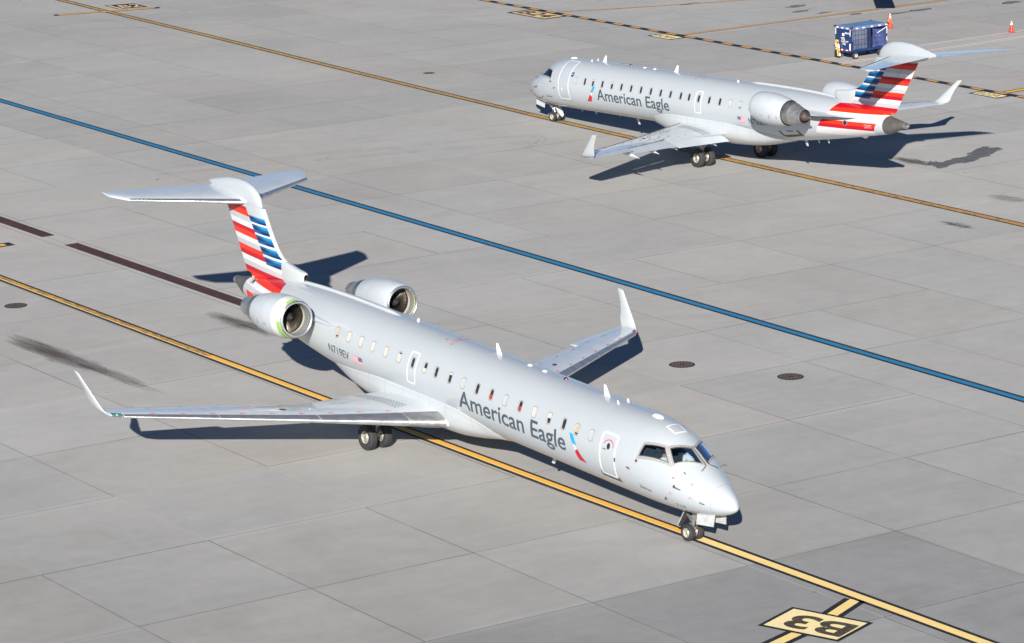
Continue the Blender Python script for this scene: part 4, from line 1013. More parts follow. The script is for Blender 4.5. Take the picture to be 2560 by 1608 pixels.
def scoop_mesh():
    mb = MB(); loops = []
    for s, zt, zb, w in ((25.34, 1.50, 1.22, .095), (25.40, 1.555, 1.19, .125), (25.6, 1.585, 1.12, .15), (26.0, 1.62, 1.0, .165), (26.4, 1.68, .95, .17), (26.8, 1.74, .95, .155), (27.2, 1.75, 0.95, .10)):
        loops.append([J(s, w * (abs(cos(a)) ** 0.6) * (1 if cos(a) > 0 else -1), (zt + zb) / 2 + (zt - zb) / 2 * (abs(sin(a)) ** 0.6) * (1 if sin(a) > 0 else -1)) for a in [2 * pi * (k + .5) / 20 for k in range(20)]])
    mb.loft(loops, False)
    mb.cur = 1; s, zt, zb, w = 25.345, 1.485, 1.235, .08
    lo = [[J(q, w * (abs(cos(a)) ** 0.6) * (1 if cos(a) > 0 else -1), (zt + zb) / 2 + (zt - zb) / 2 * (abs(sin(a)) ** 0.6) * (1 if sin(a) > 0 else -1)) for a in [2 * pi * (k + .5) / 20 for k in range(20)]] for q in (25.34, 25.6)]
    mb.grid([loops[0], lo[0], lo[1]], False, True); mb.face([mb.pt(p) for p in lo[1]])
    return mb.mesh('air_scoop', [M_white, M_dark], angle=40)
def strake_mesh():
    mb = MB(); loops = []
    for i in range(14):
        s = 18.95 + (26.1 - 18.95) * i / 13; t, b, w, zm = sect(s); k = min(1, i / 1.0)
        ww = 0.085 * (0.45 + 0.55 * k); h = 0.075 * k
        loops.append([J(s, -ww, t - 0.05), J(s, -ww * 0.75, t + h * 0.6), J(s, -ww * .4, t + h), J(s, ww * .4, t + h), J(s, ww * 0.75, t + h * 0.6), J(s, ww, t - 0.05)])
    mb.loft(loops); return mb.mesh('dorsal_strake', M_white, angle=30)
def tailcone_mesh():
    mb = MB(); loops = []
    for s, t, b, w in ((29.122, .657, -.227, .457), (29.4, .60, -.135, .405), (29.7, .545, -.02, .325), (29.98, .50, .09, .25), (30.12, .475, .135, .21), (30.2, .45, .165, .18)):
        loops.append([J(s, w * cos(2 * pi * k / 32), (t + b) / 2 + (t - b) / 2 * sin(2 * pi * k / 32)) for k in range(32)])
    mb.loft(loops, False, False)
    tl = [[J(30.2 + d, r * cos(2 * pi * k / 32), .307 + r * .85 * sin(2 * pi * k / 32)) for k in range(32)] for d, r in ((0, .18), (.10, .175), (.16, .16), (.16, .145), (0.0, .14))]
    mb.cur = 1; mb.grid(tl, False, True)
    mb.cur = 2; mb.face([mb.pt(p) for p in tl[-1]])
    return mb.mesh('tail_pipe', [M_tailc, M_alud, M_plug], angle=40)
def belly_mesh():
    TS = [11.1, 11.8, 12.2, 12.8, 13.4, 14.3, 18.0, 20.15, 21.8, 22.4, 22.55]; TT = [-88, -60, -41, -33, -27, -24, -25, -33, -46, -74, -88]
    AS = [11.1, 12.0, 13.0, 14.0, 15.0, 18.0, 19.5, 20.5, 21.5, 22.55]; AA = [0.0, .20, .62, .92, 1.0, 1.0, .86, .64, .32, 0.0]
    HS = [0, .08, .2, .4, .6, .8, 1.0]; HH = [0, .05, .21, .44, .49, .45, .425]
    mb = MB(); loops = []; n = 26
    for i in range(60):
        s = 11.1 + 11.45 * i / 59; tt = spline(TS, TT, s, False); A_ = spline(AS, AA, s, False)
        half = [fpt(s, D(tt + (-90 - tt) * k / n), A_ * spline(HS, HH, k / n, False) + (0.012 if k else -0.03)) for k in range(n + 1)]
        other = [Vector((p.x, -p.y, p.z)) for p in half[::-1]][1:]
        loops.append(half + other)
    mb.grid(loops); return mb.mesh('belly_fairing', M_fair, angle=60)

# ---- engines
ETILT = 0.065
def ept(side, a, p, q):
    """engine frame: a = axial distance aft of the intake lip, p outward, q up"""
    s = 22.27 + a; zc = 0.775 - a * ETILT
    return J(s + q * ETILT, side * 2.27 + side * p, zc + q)
def lathe_e(mb, prof, side, seg=40): mb.lathe(prof, lambda a, p, q: ept(side, a, p, q), seg)
NAC = [(0.055, .675), (0.12, .705), (0.30, .742), (0.6, .772), (0.95, .782), (1.3, .772), (1.65, .738), (1.95, .695), (2.2, .645), (2.30, .62)]
def nac_mesh(side, peel):
    mb = MB()
    lathe_e(mb, [p for p in NAC if p[0] <= 0.6] if peel else NAC, side, 48)
    if peel:
        mb.cur = 1; lathe_e(mb, [p for p in NAC if p[0] >= 0.6], side, 48)
    mb.cur = 2; lathe_e(mb, [(2.30, .62), (2.29, .60), (1.9, .60)], side, 48)
    return mb.mesh('nacelle', [M_peel if peel else M_white_e, M_white_e, M_dark], angle=40)
M_white_e = flat('white grey nacelle paint', (0.44, 0.475, 0.51), 0.36, coat=0.3, var=0.05, scale=1.5)
def lip_mesh(side):
    mb = MB(); lathe_e(mb, [(0.058, .677), (0.02, .655), (0.0, .625), (0.008, .598), (0.035, .578), (0.075, .568)], side, 48); return mb.mesh('intake_lip', M_alu, angle=60)
def duct_mesh(side, lime):
    mb = MB(); lathe_e(mb, [(0.074, .5685), (0.11, .563)], side, 44)
    mb.cur = 1; lathe_e(mb, [(0.11, .563), (0.25, .556), (0.40, .558)], side, 44)
    mb.cur = 2; lathe_e(mb, [(0.40, .558), (0.52, .562)], side, 44)
    mb.cur = 3; lathe_e(mb, [(0.52, .562), (0.66, .565), (0.75, .565), (0.75, 0.0)], side, 44)
    return mb.mesh('intake_duct', [M_lime if lime else M_duct, M_duct, M_ring, M_dark], angle=40)
def fan_mesh(side):
    mb = MB(); n = 28
    for k in range(n):
        rows = []
        for i in range(6):
            r = 0.17 + (0.552 - 0.17) * i / 5; tw = D(28 + 32 * i / 5); c = 0.075 + 0.035 * i / 5; row = []
            for u in (-1, -0.33, 0.33, 1):
                t = c * u; a = 2 * pi * k / n + t * sin(tw) / r + 0.16 * (i / 5) ** 2; ax = 0.62 + t * cos(tw) * 0.8
                row.append(ept(side, ax, r * cos(a), r * sin(a)))
            rows.append(row)
        mb.grid(rows)
    return mb.mesh('fan', M_fan, angle=60, flip=False)
def spinner_mesh(side):
    mb = MB(); lathe_e(mb, [(0.34, 0.0), (0.345, 0.02), (0.42, .085), (0.52, .145), (0.60, .175), (0.66, .178)], side, 24); return mb.mesh('spinner', M_dark, angle=50)
def nozzle_mesh(side):
    mb = MB(); lathe_e(mb, [(1.95, .585), (2.32, .575), (2.62, .54), (2.68, .525)], side, 40)
    mb.cur = 1; lathe_e(mb, [(2.68, .525), (2.71, .51), (2.95, .445), (3.18, .375), (3.20, .38), (3.36, .35), (3.40, .345)], side, 40)
    mb.cur = 2; lathe_e(mb, [(3.40, .345), (3.40, .33), (3.2, .325), (3.1, 0.0)], side, 40)
    return mb.mesh('exhaust_nozzle', [M_noz, M_alud, M_plug], angle=30)
def plug_mesh(side):
    mb = MB(); lathe_e(mb, [(3.05, .26), (3.35, .245), (3.55, .17), (3.68, .085), (3.90, .035), (3.93, 0.0)], side, 28); return mb.mesh('exhaust_plug', M_plug, angle=40)
def pylon_mesh(side):
    mb = MB(); loops = []
    for y, le, te, z, t in ((0.75, 21.55, 27.6, 0.50, .30), (1.05, 21.9, 27.35, 0.52, .26), (1.22, 22.7, 27.1, 0.54, .22), (1.45, 23.0, 26.75, 0.56, .19), (1.75, 23.1, 26.3, 0.57, .18)):
        c = te - le; loops.append([J(le + c * x, side * y, z + t * yy / 0.12 * 0.95) for x, yy in aero(10, 0.12, 0.0)])
    mb.loft(loops); return mb.mesh('pylon', M_paint, angle=40)
def pylon_nose_mesh(side):
    mb = MB(); loops = []
    for s, r in ((21.25, .012), (21.6, .06), (22.1, .115), (22.7, .15), (23.2, .17)):
        t, b, w, zm = sect(s); yy = w * cos(D(24)) - 0.02
        loops.append([J(s, side * (yy + r * 1.0 * cos(2 * pi * k / 12)), 0.555 + r * 0.75 * sin(2 * pi * k / 12)) for k in range(12)])
    mb.loft(loops); return mb.mesh('pylon_fairing', M_paint, angle=50)

# ---- undercarriage
def tyre_prof(R, w, rim): 
    h = w / 2
    return [(-h * .80, rim), (-h, rim + (R - rim) * .30), (-h, rim + (R - rim) * .55), (-h * .92, R * .93), (-h * .72, R * .985), (-h * .52, R), (-h * .50, R - .008), (-h * .44, R - .008), (-h * .42, R), (-h * .08, R + .002), (-h * .06, R - .008), (h * .06, R - .008), (h * .08, R + .002), (h * .42, R), (h * .44, R - .008), (h * .50, R - .008), (h * .52, R), (h * .72, R * .985), (h * .92, R * .93), (h, rim + (R - rim) * .55), (h, rim + (R - rim) * .30), (h * .80, rim)]
def tyre_mesh(R, w, rim):
    mb = MB(); mb.lathe(tyre_prof(R, w, rim), lambda a, p, q: Vector((p, a, q)), 44); return mb.mesh('tyre', M_tyre, angle=50)
def rim_mesh(R, w, rim, holes):
    mb = MB(); h = w / 2
    for sg in (-1, 1):
        f = lambda a, p, q: Vector((p, sg * a, q))
        mb.lathe([(h * .80, rim), (h * .86, rim * .97), (h * .80, rim * .90), (h * .35, rim * .84), (h * .30, rim * .62), (h * .45, rim * .40), (h * .62, rim * .30), (h * .66, 0.0)], f, 36)
        mb.cur = 1
        for k in range(holes):
            a0 = 2 * pi * k / holes
            pts = [f(h * (.365 if i in (0, 3) else .315), r * cos(a0 + d), r * sin(a0 + d)) for i, (r, d) in enumerate(((rim * .82, -.10), (rim * .64, -.12), (rim * .64, .12), (rim * .82, .10)))]
            pts = [p + Vector((0, sg * 0.012, 0)) for p in pts]; mb.poly(pts)
        mb.lathe([(h * .672, rim * .16), (h * .675, 0.0)], f, 16)
        mb.cur = 0
    return mb.mesh('rim', [M_hub, M_dark], angle=40)

def strip_on_skin(path, half, off=0.004, closed=True):
    """painted outline: path of (s, theta deg), width 2*half metres, laid on the fuselage"""
    n = len(path); rows = []
    for i in range(n):
        a = path[i - 1] if (closed or i) else path[i]; b = path[(i + 1) % n] if (closed or i < n - 1) else path[i]
        ds = b[0] - a[0]; dt = D(b[1] - a[1]) * 1.3; l = sqrt(ds * ds + dt * dt) or 1
        ns, ntt = -dt / l, ds / l; p = path[i]
        rows.append([fpt(p[0] + ns * half, D(p[1]) + ntt * half / 1.3, off), fpt(p[0] - ns * half, D(p[1]) - ntt * half / 1.3, off)])
    mb = MB(); mb.grid(rows, closed)
    return mb
def rrect(s0, s1, t0, t1, r=0.09, n=4, m=12):
    """rounded rectangle path in (s, theta deg)"""
    rt = math.degrees(r / 1.345); P = []
    for (cs_, ct, a0) in ((s1 - r, t1 - rt, 0), (s0 + r, t1 - rt, 90), (s0 + r, t0 + rt, 180), (s1 - r, t0 + rt, 270)):
        for i in range(n + 1):
            a = D(a0 + 90 * i / n); P.append((cs_ + r * cos(a), ct + rt * sin(a)))
    out = []
    for i in range(len(P)):
        a, b = P[i], P[(i + 1) % len(P)]; k = max(1, int(max(abs(b[1] - a[1]) / 5, abs(b[0] - a[0]) / 0.15)))
        for j in range(k): out.append((a[0] + (b[0] - a[0]) * j / k, a[1] + (b[1] - a[1]) * j / k))
    return out
def patch_on_skin(quads, off=0.004, mats=None, n=6):
    """quads: list of (corner list of (s, theta deg) in order, material index)"""
    mb = MB()
    for q, mi in quads:
        mb.cur = mi; a, b, c, d = q
        mb.grid([[fpt(((a[0] * (1 - u) + b[0] * u) * (1 - w) + (d[0] * (1 - u) + c[0] * u) * w), D((a[1] * (1 - u) + b[1] * u) * (1 - w) + (d[1] * (1 - u) + c[1] * u) * w), off) for u in [i / n for i in range(n + 1)]] for w in [j / n for j in range(n + 1)]])
    return mb
def mir(side, t): return t if side > 0 else 180 - t
def skin_text(txt, side, s_left, s_right, t_base, t_cap, offset=0.0, cuts=8, off=0.004):
    f = lambda x, y: fpt(x, D(mir(side, y)), off)
    return lay_text(txt, f, s_left, s_right, t_base, t_cap, offset, cuts)

def person_mesh(skin, shirt, trousers, look=0.3):
    """seated figure, one continuous skinned body; origin at the hips, +x forward, +z up"""
    V = [(0, 0, 0), (-.03, 0, .18), (-.06, 0, .36), (-.06, 0, .50), (-.04, 0, .58), (-.01, 0, .70), (.0, 0, .80),
         (-.06, .19, .47), (.04, .25, .22), (.28, .20, .16), (.40, .17, .19), (-.06, -.19, .47), (.04, -.25, .22), (.28, -.20, .16), (.40, -.17, .19),
         (.02, .10, -.02), (.42, .14, .03), (.58, .14, -.38), (.02, -.10, -.02), (.42, -.14, .03), (.58, -.14, -.38)]
    E = [(0, 1), (1, 2), (2, 3), (3, 4), (4, 5), (5, 6), (3, 7), (7, 8), (8, 9), (9, 10), (3, 11), (11, 12), (12, 13), (13, 14), (0, 15), (15, 16), (16, 17), (0, 18), (18, 19), (19, 20)]
    R = [.15, .15, .16, .13, .06, .095, .085, .075, .055, .042, .04, .075, .055, .042, .04, .10, .075, .05, .10, .075, .05]
    me = bpy.data.meshes.new('person'); me.from_pydata(V, E, [])
    o = bpy.data.objects.new('person_source', me); C.objects.link(o)
    o.modifiers.new('skin', 'SKIN'); sub = o.modifiers.new('sub', 'SUBSURF'); sub.levels = 2; sub.render_levels = 2
    for i, v in enumerate(me.skin_vertices[0].data): v.radius = (R[i], R[i] * (1.25 if i in (1, 2, 3) else 1.0)); v.use_root = (i == 0)
    dg = bpy.context.evaluated_depsgraph_get(); dg.update()
    r = bpy.data.meshes.new_from_object(o.evaluated_get(dg)); bpy.data.objects.remove(o); bpy.data.meshes.remove(me)
    for m in (skin, shirt, trousers): r.materials.append(m)
    for p in r.polygons:
        c = p.center; p.use_smooth = True
        p.material_index = 0 if (c.z > 0.585 or c.x > 0.30 and c.z > 0.1) else (1 if c.z > 0.07 else 2)
    # a nose and brow so the head reads as a face
    for v in r.vertices:
        if v.co.z > 0.66 and v.co.x > 0.05 and abs(v.co.y) < 0.02: v.co.x += 0.018
    return r
M_skin = flat('skin', (0.48, 0.27, 0.19), 0.6); M_shirt = flat('white shirt cloth', (0.80, 0.80, 0.78), 0.8); M_trou = flat('dark trousers', (0.02, 0.022, 0.03), 0.8)
M_hair = flat('dark hair', (0.025, 0.02, 0.018), 0.7); M_pitgrey = flat('cockpit trim grey', (0.045, 0.055, 0.065), 0.8)

# ---- putting one jet together
def plate(mb, pts, n, th=0.012):
    """thin solid panel from an outline and a normal"""
    n = Vector(n).normalized() * th / 2
    a = [Vector(p) + n for p in pts]; b = [Vector(p) - n for p in pts]
    mb.loft([a, b])
def blade(s, side_y, z, h, c0, c1, rake, down=False):
    mb = MB(); loops = []; sg = -1 if down else 1
    for k in (0.0, 0.5, 0.95, 1.0):
        c = c0 + (c1 - c0) * k; le = s + rake * k; t = 0.05 * (1 - 0.4 * k)
        loops.append([J(le + c * x, side_y + c * yy * 0.9 * t / 0.05 * .6, z + sg * (h * k)) for x, yy in aero(6, 0.12, 0.0)])
    mb.loft(loops); return mb
def bump(s, th, l, w, h, mt, name):
    mb = MB(); rows = []
    for i in range(7):
        t = i / 6; r = sin(pi * min(1, t)) ** 0.5 if 0 < t < 1 else 0.02
        row = []
        for k in range(9):
            a = pi * k / 8; row.append(fpt(s - l / 2 + l * t, th + cos(a) * w / 2 / 1.345 * r, -0.005 + h * sin(a) * r))
        rows.append(row)
    mb.grid(rows); return mb.mesh(name, mt, angle=60)
def ell(mb, s, th, off, L=0.12, w=0.028, ds=1, dt=1):
    """red corner mark: two short bars"""
    d = 1 / 1.3
    for q in ([(s, th), (s + ds * L, th), (s + ds * L, th + dt * math.degrees(w * d)), (s, th + dt * math.degrees(w * d))], [(s, th), (s + ds * w, th), (s + ds * w, th + dt * math.degrees(L * d)), (s, th + dt * math.degrees(L * d))]):
        mb.poly([fpt(a, D(b), off) for a, b in q])

def make_jet(label, M, reg, fleet, shades, variant):
    root = thing('passenger_jet', label, 'jet airliner', M, 'regional jets on the apron')
    P = lambda name, me, par=None: obj(name, me, par or root)
    CK = cached
    fus = P('fuselage', CK('fus', fuselage_mesh))
    P('belly_fairing', CK('belly', belly_mesh)); P('tail_cone', CK('tc', tailcone_mesh)); P('dorsal_strake', CK('strake', strake_mesh))
    fin = P('tail_fin', CK('fin', fin_mesh)); P('rudder', CK('rud', rudder_mesh), fin); P('leading_edge', CK('finle', fin_le_mesh), fin); P('air_scoop', CK('scoop', scoop_mesh), fin); P('tail_bullet', CK('bul', bullet_mesh), fin)
    # ---- cabin windows
    for side in (1, -1):
        wm = CK(('win', side), lambda: window_meshes(side)); st = shades[side]
        for k, s in enumerate(WIN_S):
            w = P('cabin_window', wm['frame']); w.location = (-s, 0, 0); P('pane', wm['pane'], w)
            if st[k] != '-': P('window_shade' if st[k] != 'r' else 'seat_back', wm[st[k]], w)
    # ---- cockpit
    for side in (1, -1):
        for key in ('front', 'side'):
            def frame_m():
                mb = MB(); n = 14; g = 0.0; off = 0.006 if key == 'front' else 0.009
                def outl(d, lift):
                    qq = grow_quad(PIT[key], d); R = []
                    for i in range(4):
                        a, b = qq[i], qq[(i + 1) % 4]
                        for j in range(n): R.append(fpt(a[0] + (b[0] - a[0]) * j / n, D(90 - side * (a[1] + (b[1] - a[1]) * j / n)), lift))
                    return R
                mb.grid([outl(0.086, 0.001), outl(0.078, off), outl(0.012, off)], False, True)
                mb.cur = 1; mb.grid([outl(0.012, off), outl(-0.010, off), outl(-0.012, -0.03)], False, True)
                return mb.mesh('cockpit_window', [M_frame, M_dkgrey], angle=40)
            fr = P('cockpit_window', CK(('pf', side, key), frame_m))
            def glass_m():
                mb = MB(); n = 12
                mb.grid([[fpt(*pit_uv(key, i / n, j / n, side), -0.004) for i in range(n + 1)] for j in range(n + 1)]); return mb.mesh('pane', M_pit, angle=60)
            P('pane', CK(('pg', side, key), glass_m), fr)
        def wiper_m():
            mb = MB(); a = [(2.22, 91.5 + side * -1.0), (1.95, 92), (1.60, 91 - side * 2.5)]
            e = (1.43, 90 - side * 24)
            mb.tube([fpt(s, D(90 - side * o), l) for s, o, l in ((2.30, 2.2, .03), (1.95, 3.0, .045), (1.60, 3.0, .04))], 0.013, 6)
            mb.tube([fpt(s, D(90 - side * o), l) for s, o, l in ((1.78, 3.6, .06), (1.55, 4.5, .055), (1.50, 8, .05), (1.45, 16.0, .045), (1.42, 23, .03))], 0.012, 6)
            return mb.mesh('wiper', M_dkgrey)
        P('wiper', CK(('wip', side), wiper_m))
    def interior():
        mb = MB(); rows = []; th = [D(3 * i) for i in range(121)][:-1]; ss = [1.2 + 0.05 * i for i in range(53)]
        I = [[mb.pt(fpt(s, t, -0.045)) for t in th] for s in ss]
        for i in range(len(ss) - 1):
            for j in range(120):
                dg = 3 * j + 1.5; dd = dg if dg < 180 else dg - 360
                if in_quad((ss[i] + ss[i + 1]) / 2, abs(90 - dd), 0.09): continue
                k = (j + 1) % 120; mb.face((I[i][j], I[i + 1][j], I[i + 1][k], I[i][k]))
        mb.face([mb.pt(fpt(3.8, t, -0.045)) for t in th])
        mb.box((-3.75, -0.85, -0.62), (-2.0, 0.85, -0.55)); mb.box((-2.3, -0.62, -0.5), (-2.0, 0.62, 0.22)); mb.box((-2.35, -0.66, 0.22), (-1.9, 0.66, 0.26))
        mb.box((-3.3, -0.17, -0.6), (-2.2, 0.17, -0.15))
        for y in (-0.52, 0.52):
            mb.box((-3.30, y - .24, -0.42), (-2.75, y + .24, -0.28)); mb.box((-3.38, y - .23, -0.3), (-3.26, y + .23, 0.42)); mb.box((-3.36, y - .12, 0.43), (-3.28, y + .12, 0.62))
        return mb.mesh('cockpit_interior', M_pitgrey, smooth=False)
    P('cockpit_interior', CK('pit', interior))
    # ---- wings
    for side in (1, -1):
        w = P('wing', CK(('wing', side), lambda: wing_mesh(side)))
        P('slat', CK(('slat', side), lambda: slat_mesh(side)), w); P('wing_glove', CK(('glove', side), lambda: glove_mesh(side)), w)
        P('winglet', CK(('wlet', side), lambda: winglet_mesh(side)), w)
        P('flap', CK(('flapi', side), lambda: flap_mesh(side, 1.58, 4.70, D(15))), w); P('flap', CK(('flapo', side), lambda: flap_mesh(side, 4.78, 8.08, D(13))), w)
        for y in (2.35, 4.74, 6.4, 8.1): P('flap_fairing', CK(('can', side, y), lambda: canoe_mesh(side, y, hinge(y) - 0.75, hinge(y) + (0.75 if y < 4 else 1.0))), w)
        nl = P('navigation_light', CK(('nav', side), lambda: navlight_mesh(side)), w)
        def lamp():
            g = G('green lamp' if side < 0 else 'red lamp'); c = (0.02, 0.9, 0.55, 1) if side < 0 else (0.9, 0.03, 0.02, 1)
            g.b.inputs['Emission Color'].default_value = c; g.b.inputs['Emission Strength'].default_value = 0.9; g.set(c, 0.3)
            mb = MB(); c0 = wpt(11.03, 0.03, True, side) + Vector((0.02, 0, 0.02))
            mb.lathe([(-.035, 0.0), (-.022, .026), (0, .033), (.022, .026), (.035, 0)], lambda a, p, q: c0 + Vector((p * .6, a, q)), 12); return mb.mesh('bulb', g.m)
        if variant == 'near': P('bulb', CK(('lamp', side), lamp), nl)
        def marks():
            mb = MB(); y = 2.7
            def up(y, x, l=0.004): return wpt(y, x, True, side, l + 0.004)
            def quad(y, x, dy, dx, l=0.004): mb.poly([up(y - dy, x - dx, l), up(y + dy, x - dx, l), up(y + dy, x + dx, l), up(y - dy, x + dx, l)])
            while y < 10.8:
                c = wing_te(y) - wing_le(y); quad(y, 0.16, 0.10, 0.014 / c); quad(y, 0.16 + 0.035 / c, 0.025, 0.02 / c); y += 0.9
            y = 3.4
            while y < 10.5:
                c = wing_te(y) - wing_le(y); hx = (hinge(y) - wing_le(y)) / c if y < 8.1 else 0.78
                quad(y, hx * 0.92, 0.09, 0.012 / c); quad(y, hx * 0.92 - 0.03 / c, 0.022, 0.018 / c); y += 1.05
            mb.cur = 1
            c0y, c0x = 5.75, 0.36; c = wing_te(c0y) - wing_le(c0y)
            mb.poly([up(c0y + .11 * cos(2 * pi * k / 16), c0x + .11 / c * sin(2 * pi * k / 16)) for k in range(16)])
            mb.cur = 2
            for i in range(16):
                for j in range(4):
                    s = 15.75 + 0.155 * i; y = 1.86 + 0.14 * j + 0.012 * i
                    xf = lambda yy, sx: (sx - wing_le(yy)) / (wing_te(yy) - wing_le(yy))
                    q = [(y, s), (y + .045, s), (y + .045, s + .10), (y, s + .10)]
                    mb.poly([up(a, xf(a, b)) for a, b in q])
            def seam(y0, x0, y1, x1, wd=0.008, n=10):
                for k in range(n):
                    a, b = k / n, (k + 1) / n; ya, yb_ = y0 + (y1 - y0) * a, y0 + (y1 - y0) * b; xa, xb = x0 + (x1 - x0) * a, x0 + (x1 - x0) * b
                    d = wd / (wing_te(ya) - wing_le(ya)); mb.poly([up(ya, xa - d, .001), up(yb_, xb - d, .001), up(yb_, xb + d, .001), up(ya, xa + d, .001)])
            mb.cur = 3
            seam(8.14, 0.70, 10.9, 0.70); seam(2.4, 0.125, 10.9, 0.125, 0.006, 20); seam(1.7, 0.62, 4.7, 0.45, .006); seam(4.9, 0.55, 8.1, 0.60, .006)
            for y in (4.72, 8.13, 9.5):
                for k in range(6): 
                    xa = .14 + .1 * k; mb.poly([up(y - .006, xa, .001), up(y + .006, xa, .001), up(y + .006, xa + .1, .001), up(y - .006, xa + .1, .001)])
            return mb.mesh('wing_markings', [M_redtxt, flat('dark red cap', (0.16, 0.02, 0.025), 0.5), flat('grey tread patches', (0.17, 0.18, 0.19), 0.8), M_panel], smooth=False, flip=False)
        P('wing_markings', CK(('wmk', side), marks), w)
        def lland():
            mb = MB(); rows = []
            for y in (1.36, 1.6, 1.98):
                rows.append([p + Vector((0.014, 0, 0)) for p in [wpt(y, x, False, side, 0.022) for x in (0.012, 0.03, 0.055)]])
            mb.grid(rows); return mb.mesh('landing_light', M_navr, angle=60)
        P('landing_light', CK(('ll', side), lland), w)
        t = P('tailplane', CK(('tp', side), lambda: tailplane_mesh(side))); P('leading_edge', CK(('tple', side), lambda: tp_le_mesh(side)), t)
        # ---- engine
        peel = variant == 'near' and side < 0
        e = P('engine', CK(('nac', side, peel), lambda: nac_mesh(side, peel)))
        if peel: e['label'] = 'engine with white cowl ring peeling to green primer'
        P('intake_lip', CK(('lip', side), lambda: lip_mesh(side)), e); P('intake_duct', CK(('duct', side), lambda: duct_mesh(side, side > 0)), e)
        P('fan', CK(('fan', side), lambda: fan_mesh(side)), e); P('spinner', CK(('spin', side), lambda: spinner_mesh(side)), e)
        P('exhaust_nozzle', CK(('noz', side), lambda: nozzle_mesh(side)), e); P('exhaust_plug', CK(('plug', side), lambda: plug_mesh(side)), e)
        def ticks():
            mb = MB()
            R = lambda a: spline([p[0] for p in NAC], [p[1] for p in NAC], a, False) + 0.004
            def q(a0, a1, t0, t1): mb.poly([ept(side, a, R(a) * cos(D(t)), R(a) * sin(D(t))) for a, t in ((a0, t0), (a1, t0), (a1, t1), (a0, t1))])
            for a, h in ((0.98, 4), (1.12, 4), (1.55, 6), (1.62, 7), (2.05, 7)): q(a, a + 0.022, -16 - h, -16 + h)
            mb.cur = 1
            q(0.99, 2.25, -16.3, -15.9)
            for a in (0.6, 1.3): 
                for k in range(24): q(a, a + 0.008, 15 * k, 15 * k + 15)
            mb.cur = 2
            for a in (1.50, 1.74): q(a, a + 0.1, -5, -2)
            return mb.mesh('nacelle_markings', [M_dkgrey, M_panel, M_pinktxt], smooth=False, flip=False)
        P('nacelle_markings', CK(('tick', side), ticks), e)
        py = P('pylon', CK(('pyl', side), lambda: pylon_mesh(side))); P('pylon_fairing', CK(('pyn', side), lambda: pylon_nose_mesh(side)), py)
    # ---- writing and marks on the skin
    port, star = 1, -1
    P('airline_lettering', CK('ael', lambda: mat_on(skin_text('American Eagle', port, 7.80, 13.92, -18.4, 7.3, 0.012, 14), M_text)), fus)
    P('airline_lettering', CK('aes', lambda: mat_on(skin_text('American Eagle', star, 13.37, 7.22, -18.6, 7.5, 0.012, 14), M_text)), fus)
    def logo(side, s0):
        q = lambda L, k: ([(s0 + a, mir(side, b)) for a, b in L], k)
        F = [q([(.86, 11.4), (.66, 10.6), (.43, -2.9), (.66, -2.4)], 0)]
        F += [q([(.66, -3.6), (.50, -4.6), (.40, -8.2), (.56, -6.4)], 2), q([(.56, -6.4), (.40, -8.2), (.44, -9.0), (.58, -11.0)], 2)]
        top = [(.40, -8.8), (.47, -10.2), (.52, -12.8), (.52, -15.5), (.46, -20.0), (.38, -25.2)]; lft = [(.38, -8.4), (.30, -12.0), (.22, -16.0), (.14, -19.6), (.06, -23.0), (.0, -26.0)]
        for i in range(5): F.append(q([lft[i], top[i], top[i + 1], lft[i + 1]], 1))
        return patch_on_skin(F, 0.004).mesh('flight_emblem', [M_skyb, M_logor, M_logog], angle=60)
    P('flight_emblem', CK('logop', lambda: logo(port, 6.82)), fus); P('flight_emblem', CK('logos', lambda: logo(star, 6.18)), fus)
    for side, a, b in ((port, 20.25, 21.68), (star, 21.68, 20.30)):
        P('registration', mat_on(skin_text(reg, side, a, b, -19.4 if side > 0 else -18.2, -7.0 if side > 0 else -5.2, 0.008, 8), M_textd), fus)
        P('fleet_number', mat_on(skin_text(fleet, side, 1.65 if side > 0 else 2.04, 2.04 if side > 0 else 1.65, -43.0, -34.5, 0.0, 5), M_textd), fus)
        P('operator_lettering', CK(('skw', side), lambda: mat_on(skin_text('SkyWest', side, 2.92 if side > 0 else 3.5, 3.5 if side > 0 else 2.98, -28.6, -24.2, 0.02, 4), M_textd)), fus)
        P('operator_lettering', CK(('opb', side), lambda: mat_on(skin_text('Operated by', side, 2.90 if side > 0 else 3.54, 3.2 if side > 0 else 3.24, -22.6, -20.6, 0.0, 3), M_panel)), fus)
        def flag():
            F = []; t0, t1 = -18.8, -6.2; a, b = 19.42, 20.0; front = a
            for k in range(13):
                u0 = t1 + (t0 - t1) * k / 13; u1 = t1 + (t0 - t1) * (k + 1) / 13
                F.append(([(a, mir(side, u0)), (b, mir(side, u0)), (b, mir(side, u1)), (a, mir(side, u1))], 0 if k % 2 == 0 else 1))
            m1 = patch_on_skin(F, 0.004, n=2)
            u1 = t1 + (t0 - t1) * 7 / 13; m1.cur = 2
            q = [(a, t1), (a + 0.25, t1), (a + .25, u1), (a, u1)]; n = 4
            m1.grid([[fpt(q[0][0] + 0.25 * i / n, D(mir(side, t1 + (u1 - t1) * j / n)), 0.007) for i in range(n + 1)] for j in range(n + 1)])
            m1.cur = 1
            for i in range(5):
                for j in range(4):
                    s_ = a + 0.03 + 0.045 * i; t_ = t1 + (u1 - t1) * (0.14 + 0.24 * j); m1.poly([fpt(s_ + d, D(mir(side, t_ + e)), 0.0085) for d, e in ((0, -.3), (.014, 0), (0, .3), (-.014, 0))])
            return m1.mesh('flag', [M_flagr, M_white2, M_flagb], angle=60)
        P('flag', CK(('flag', side), flag), fus)
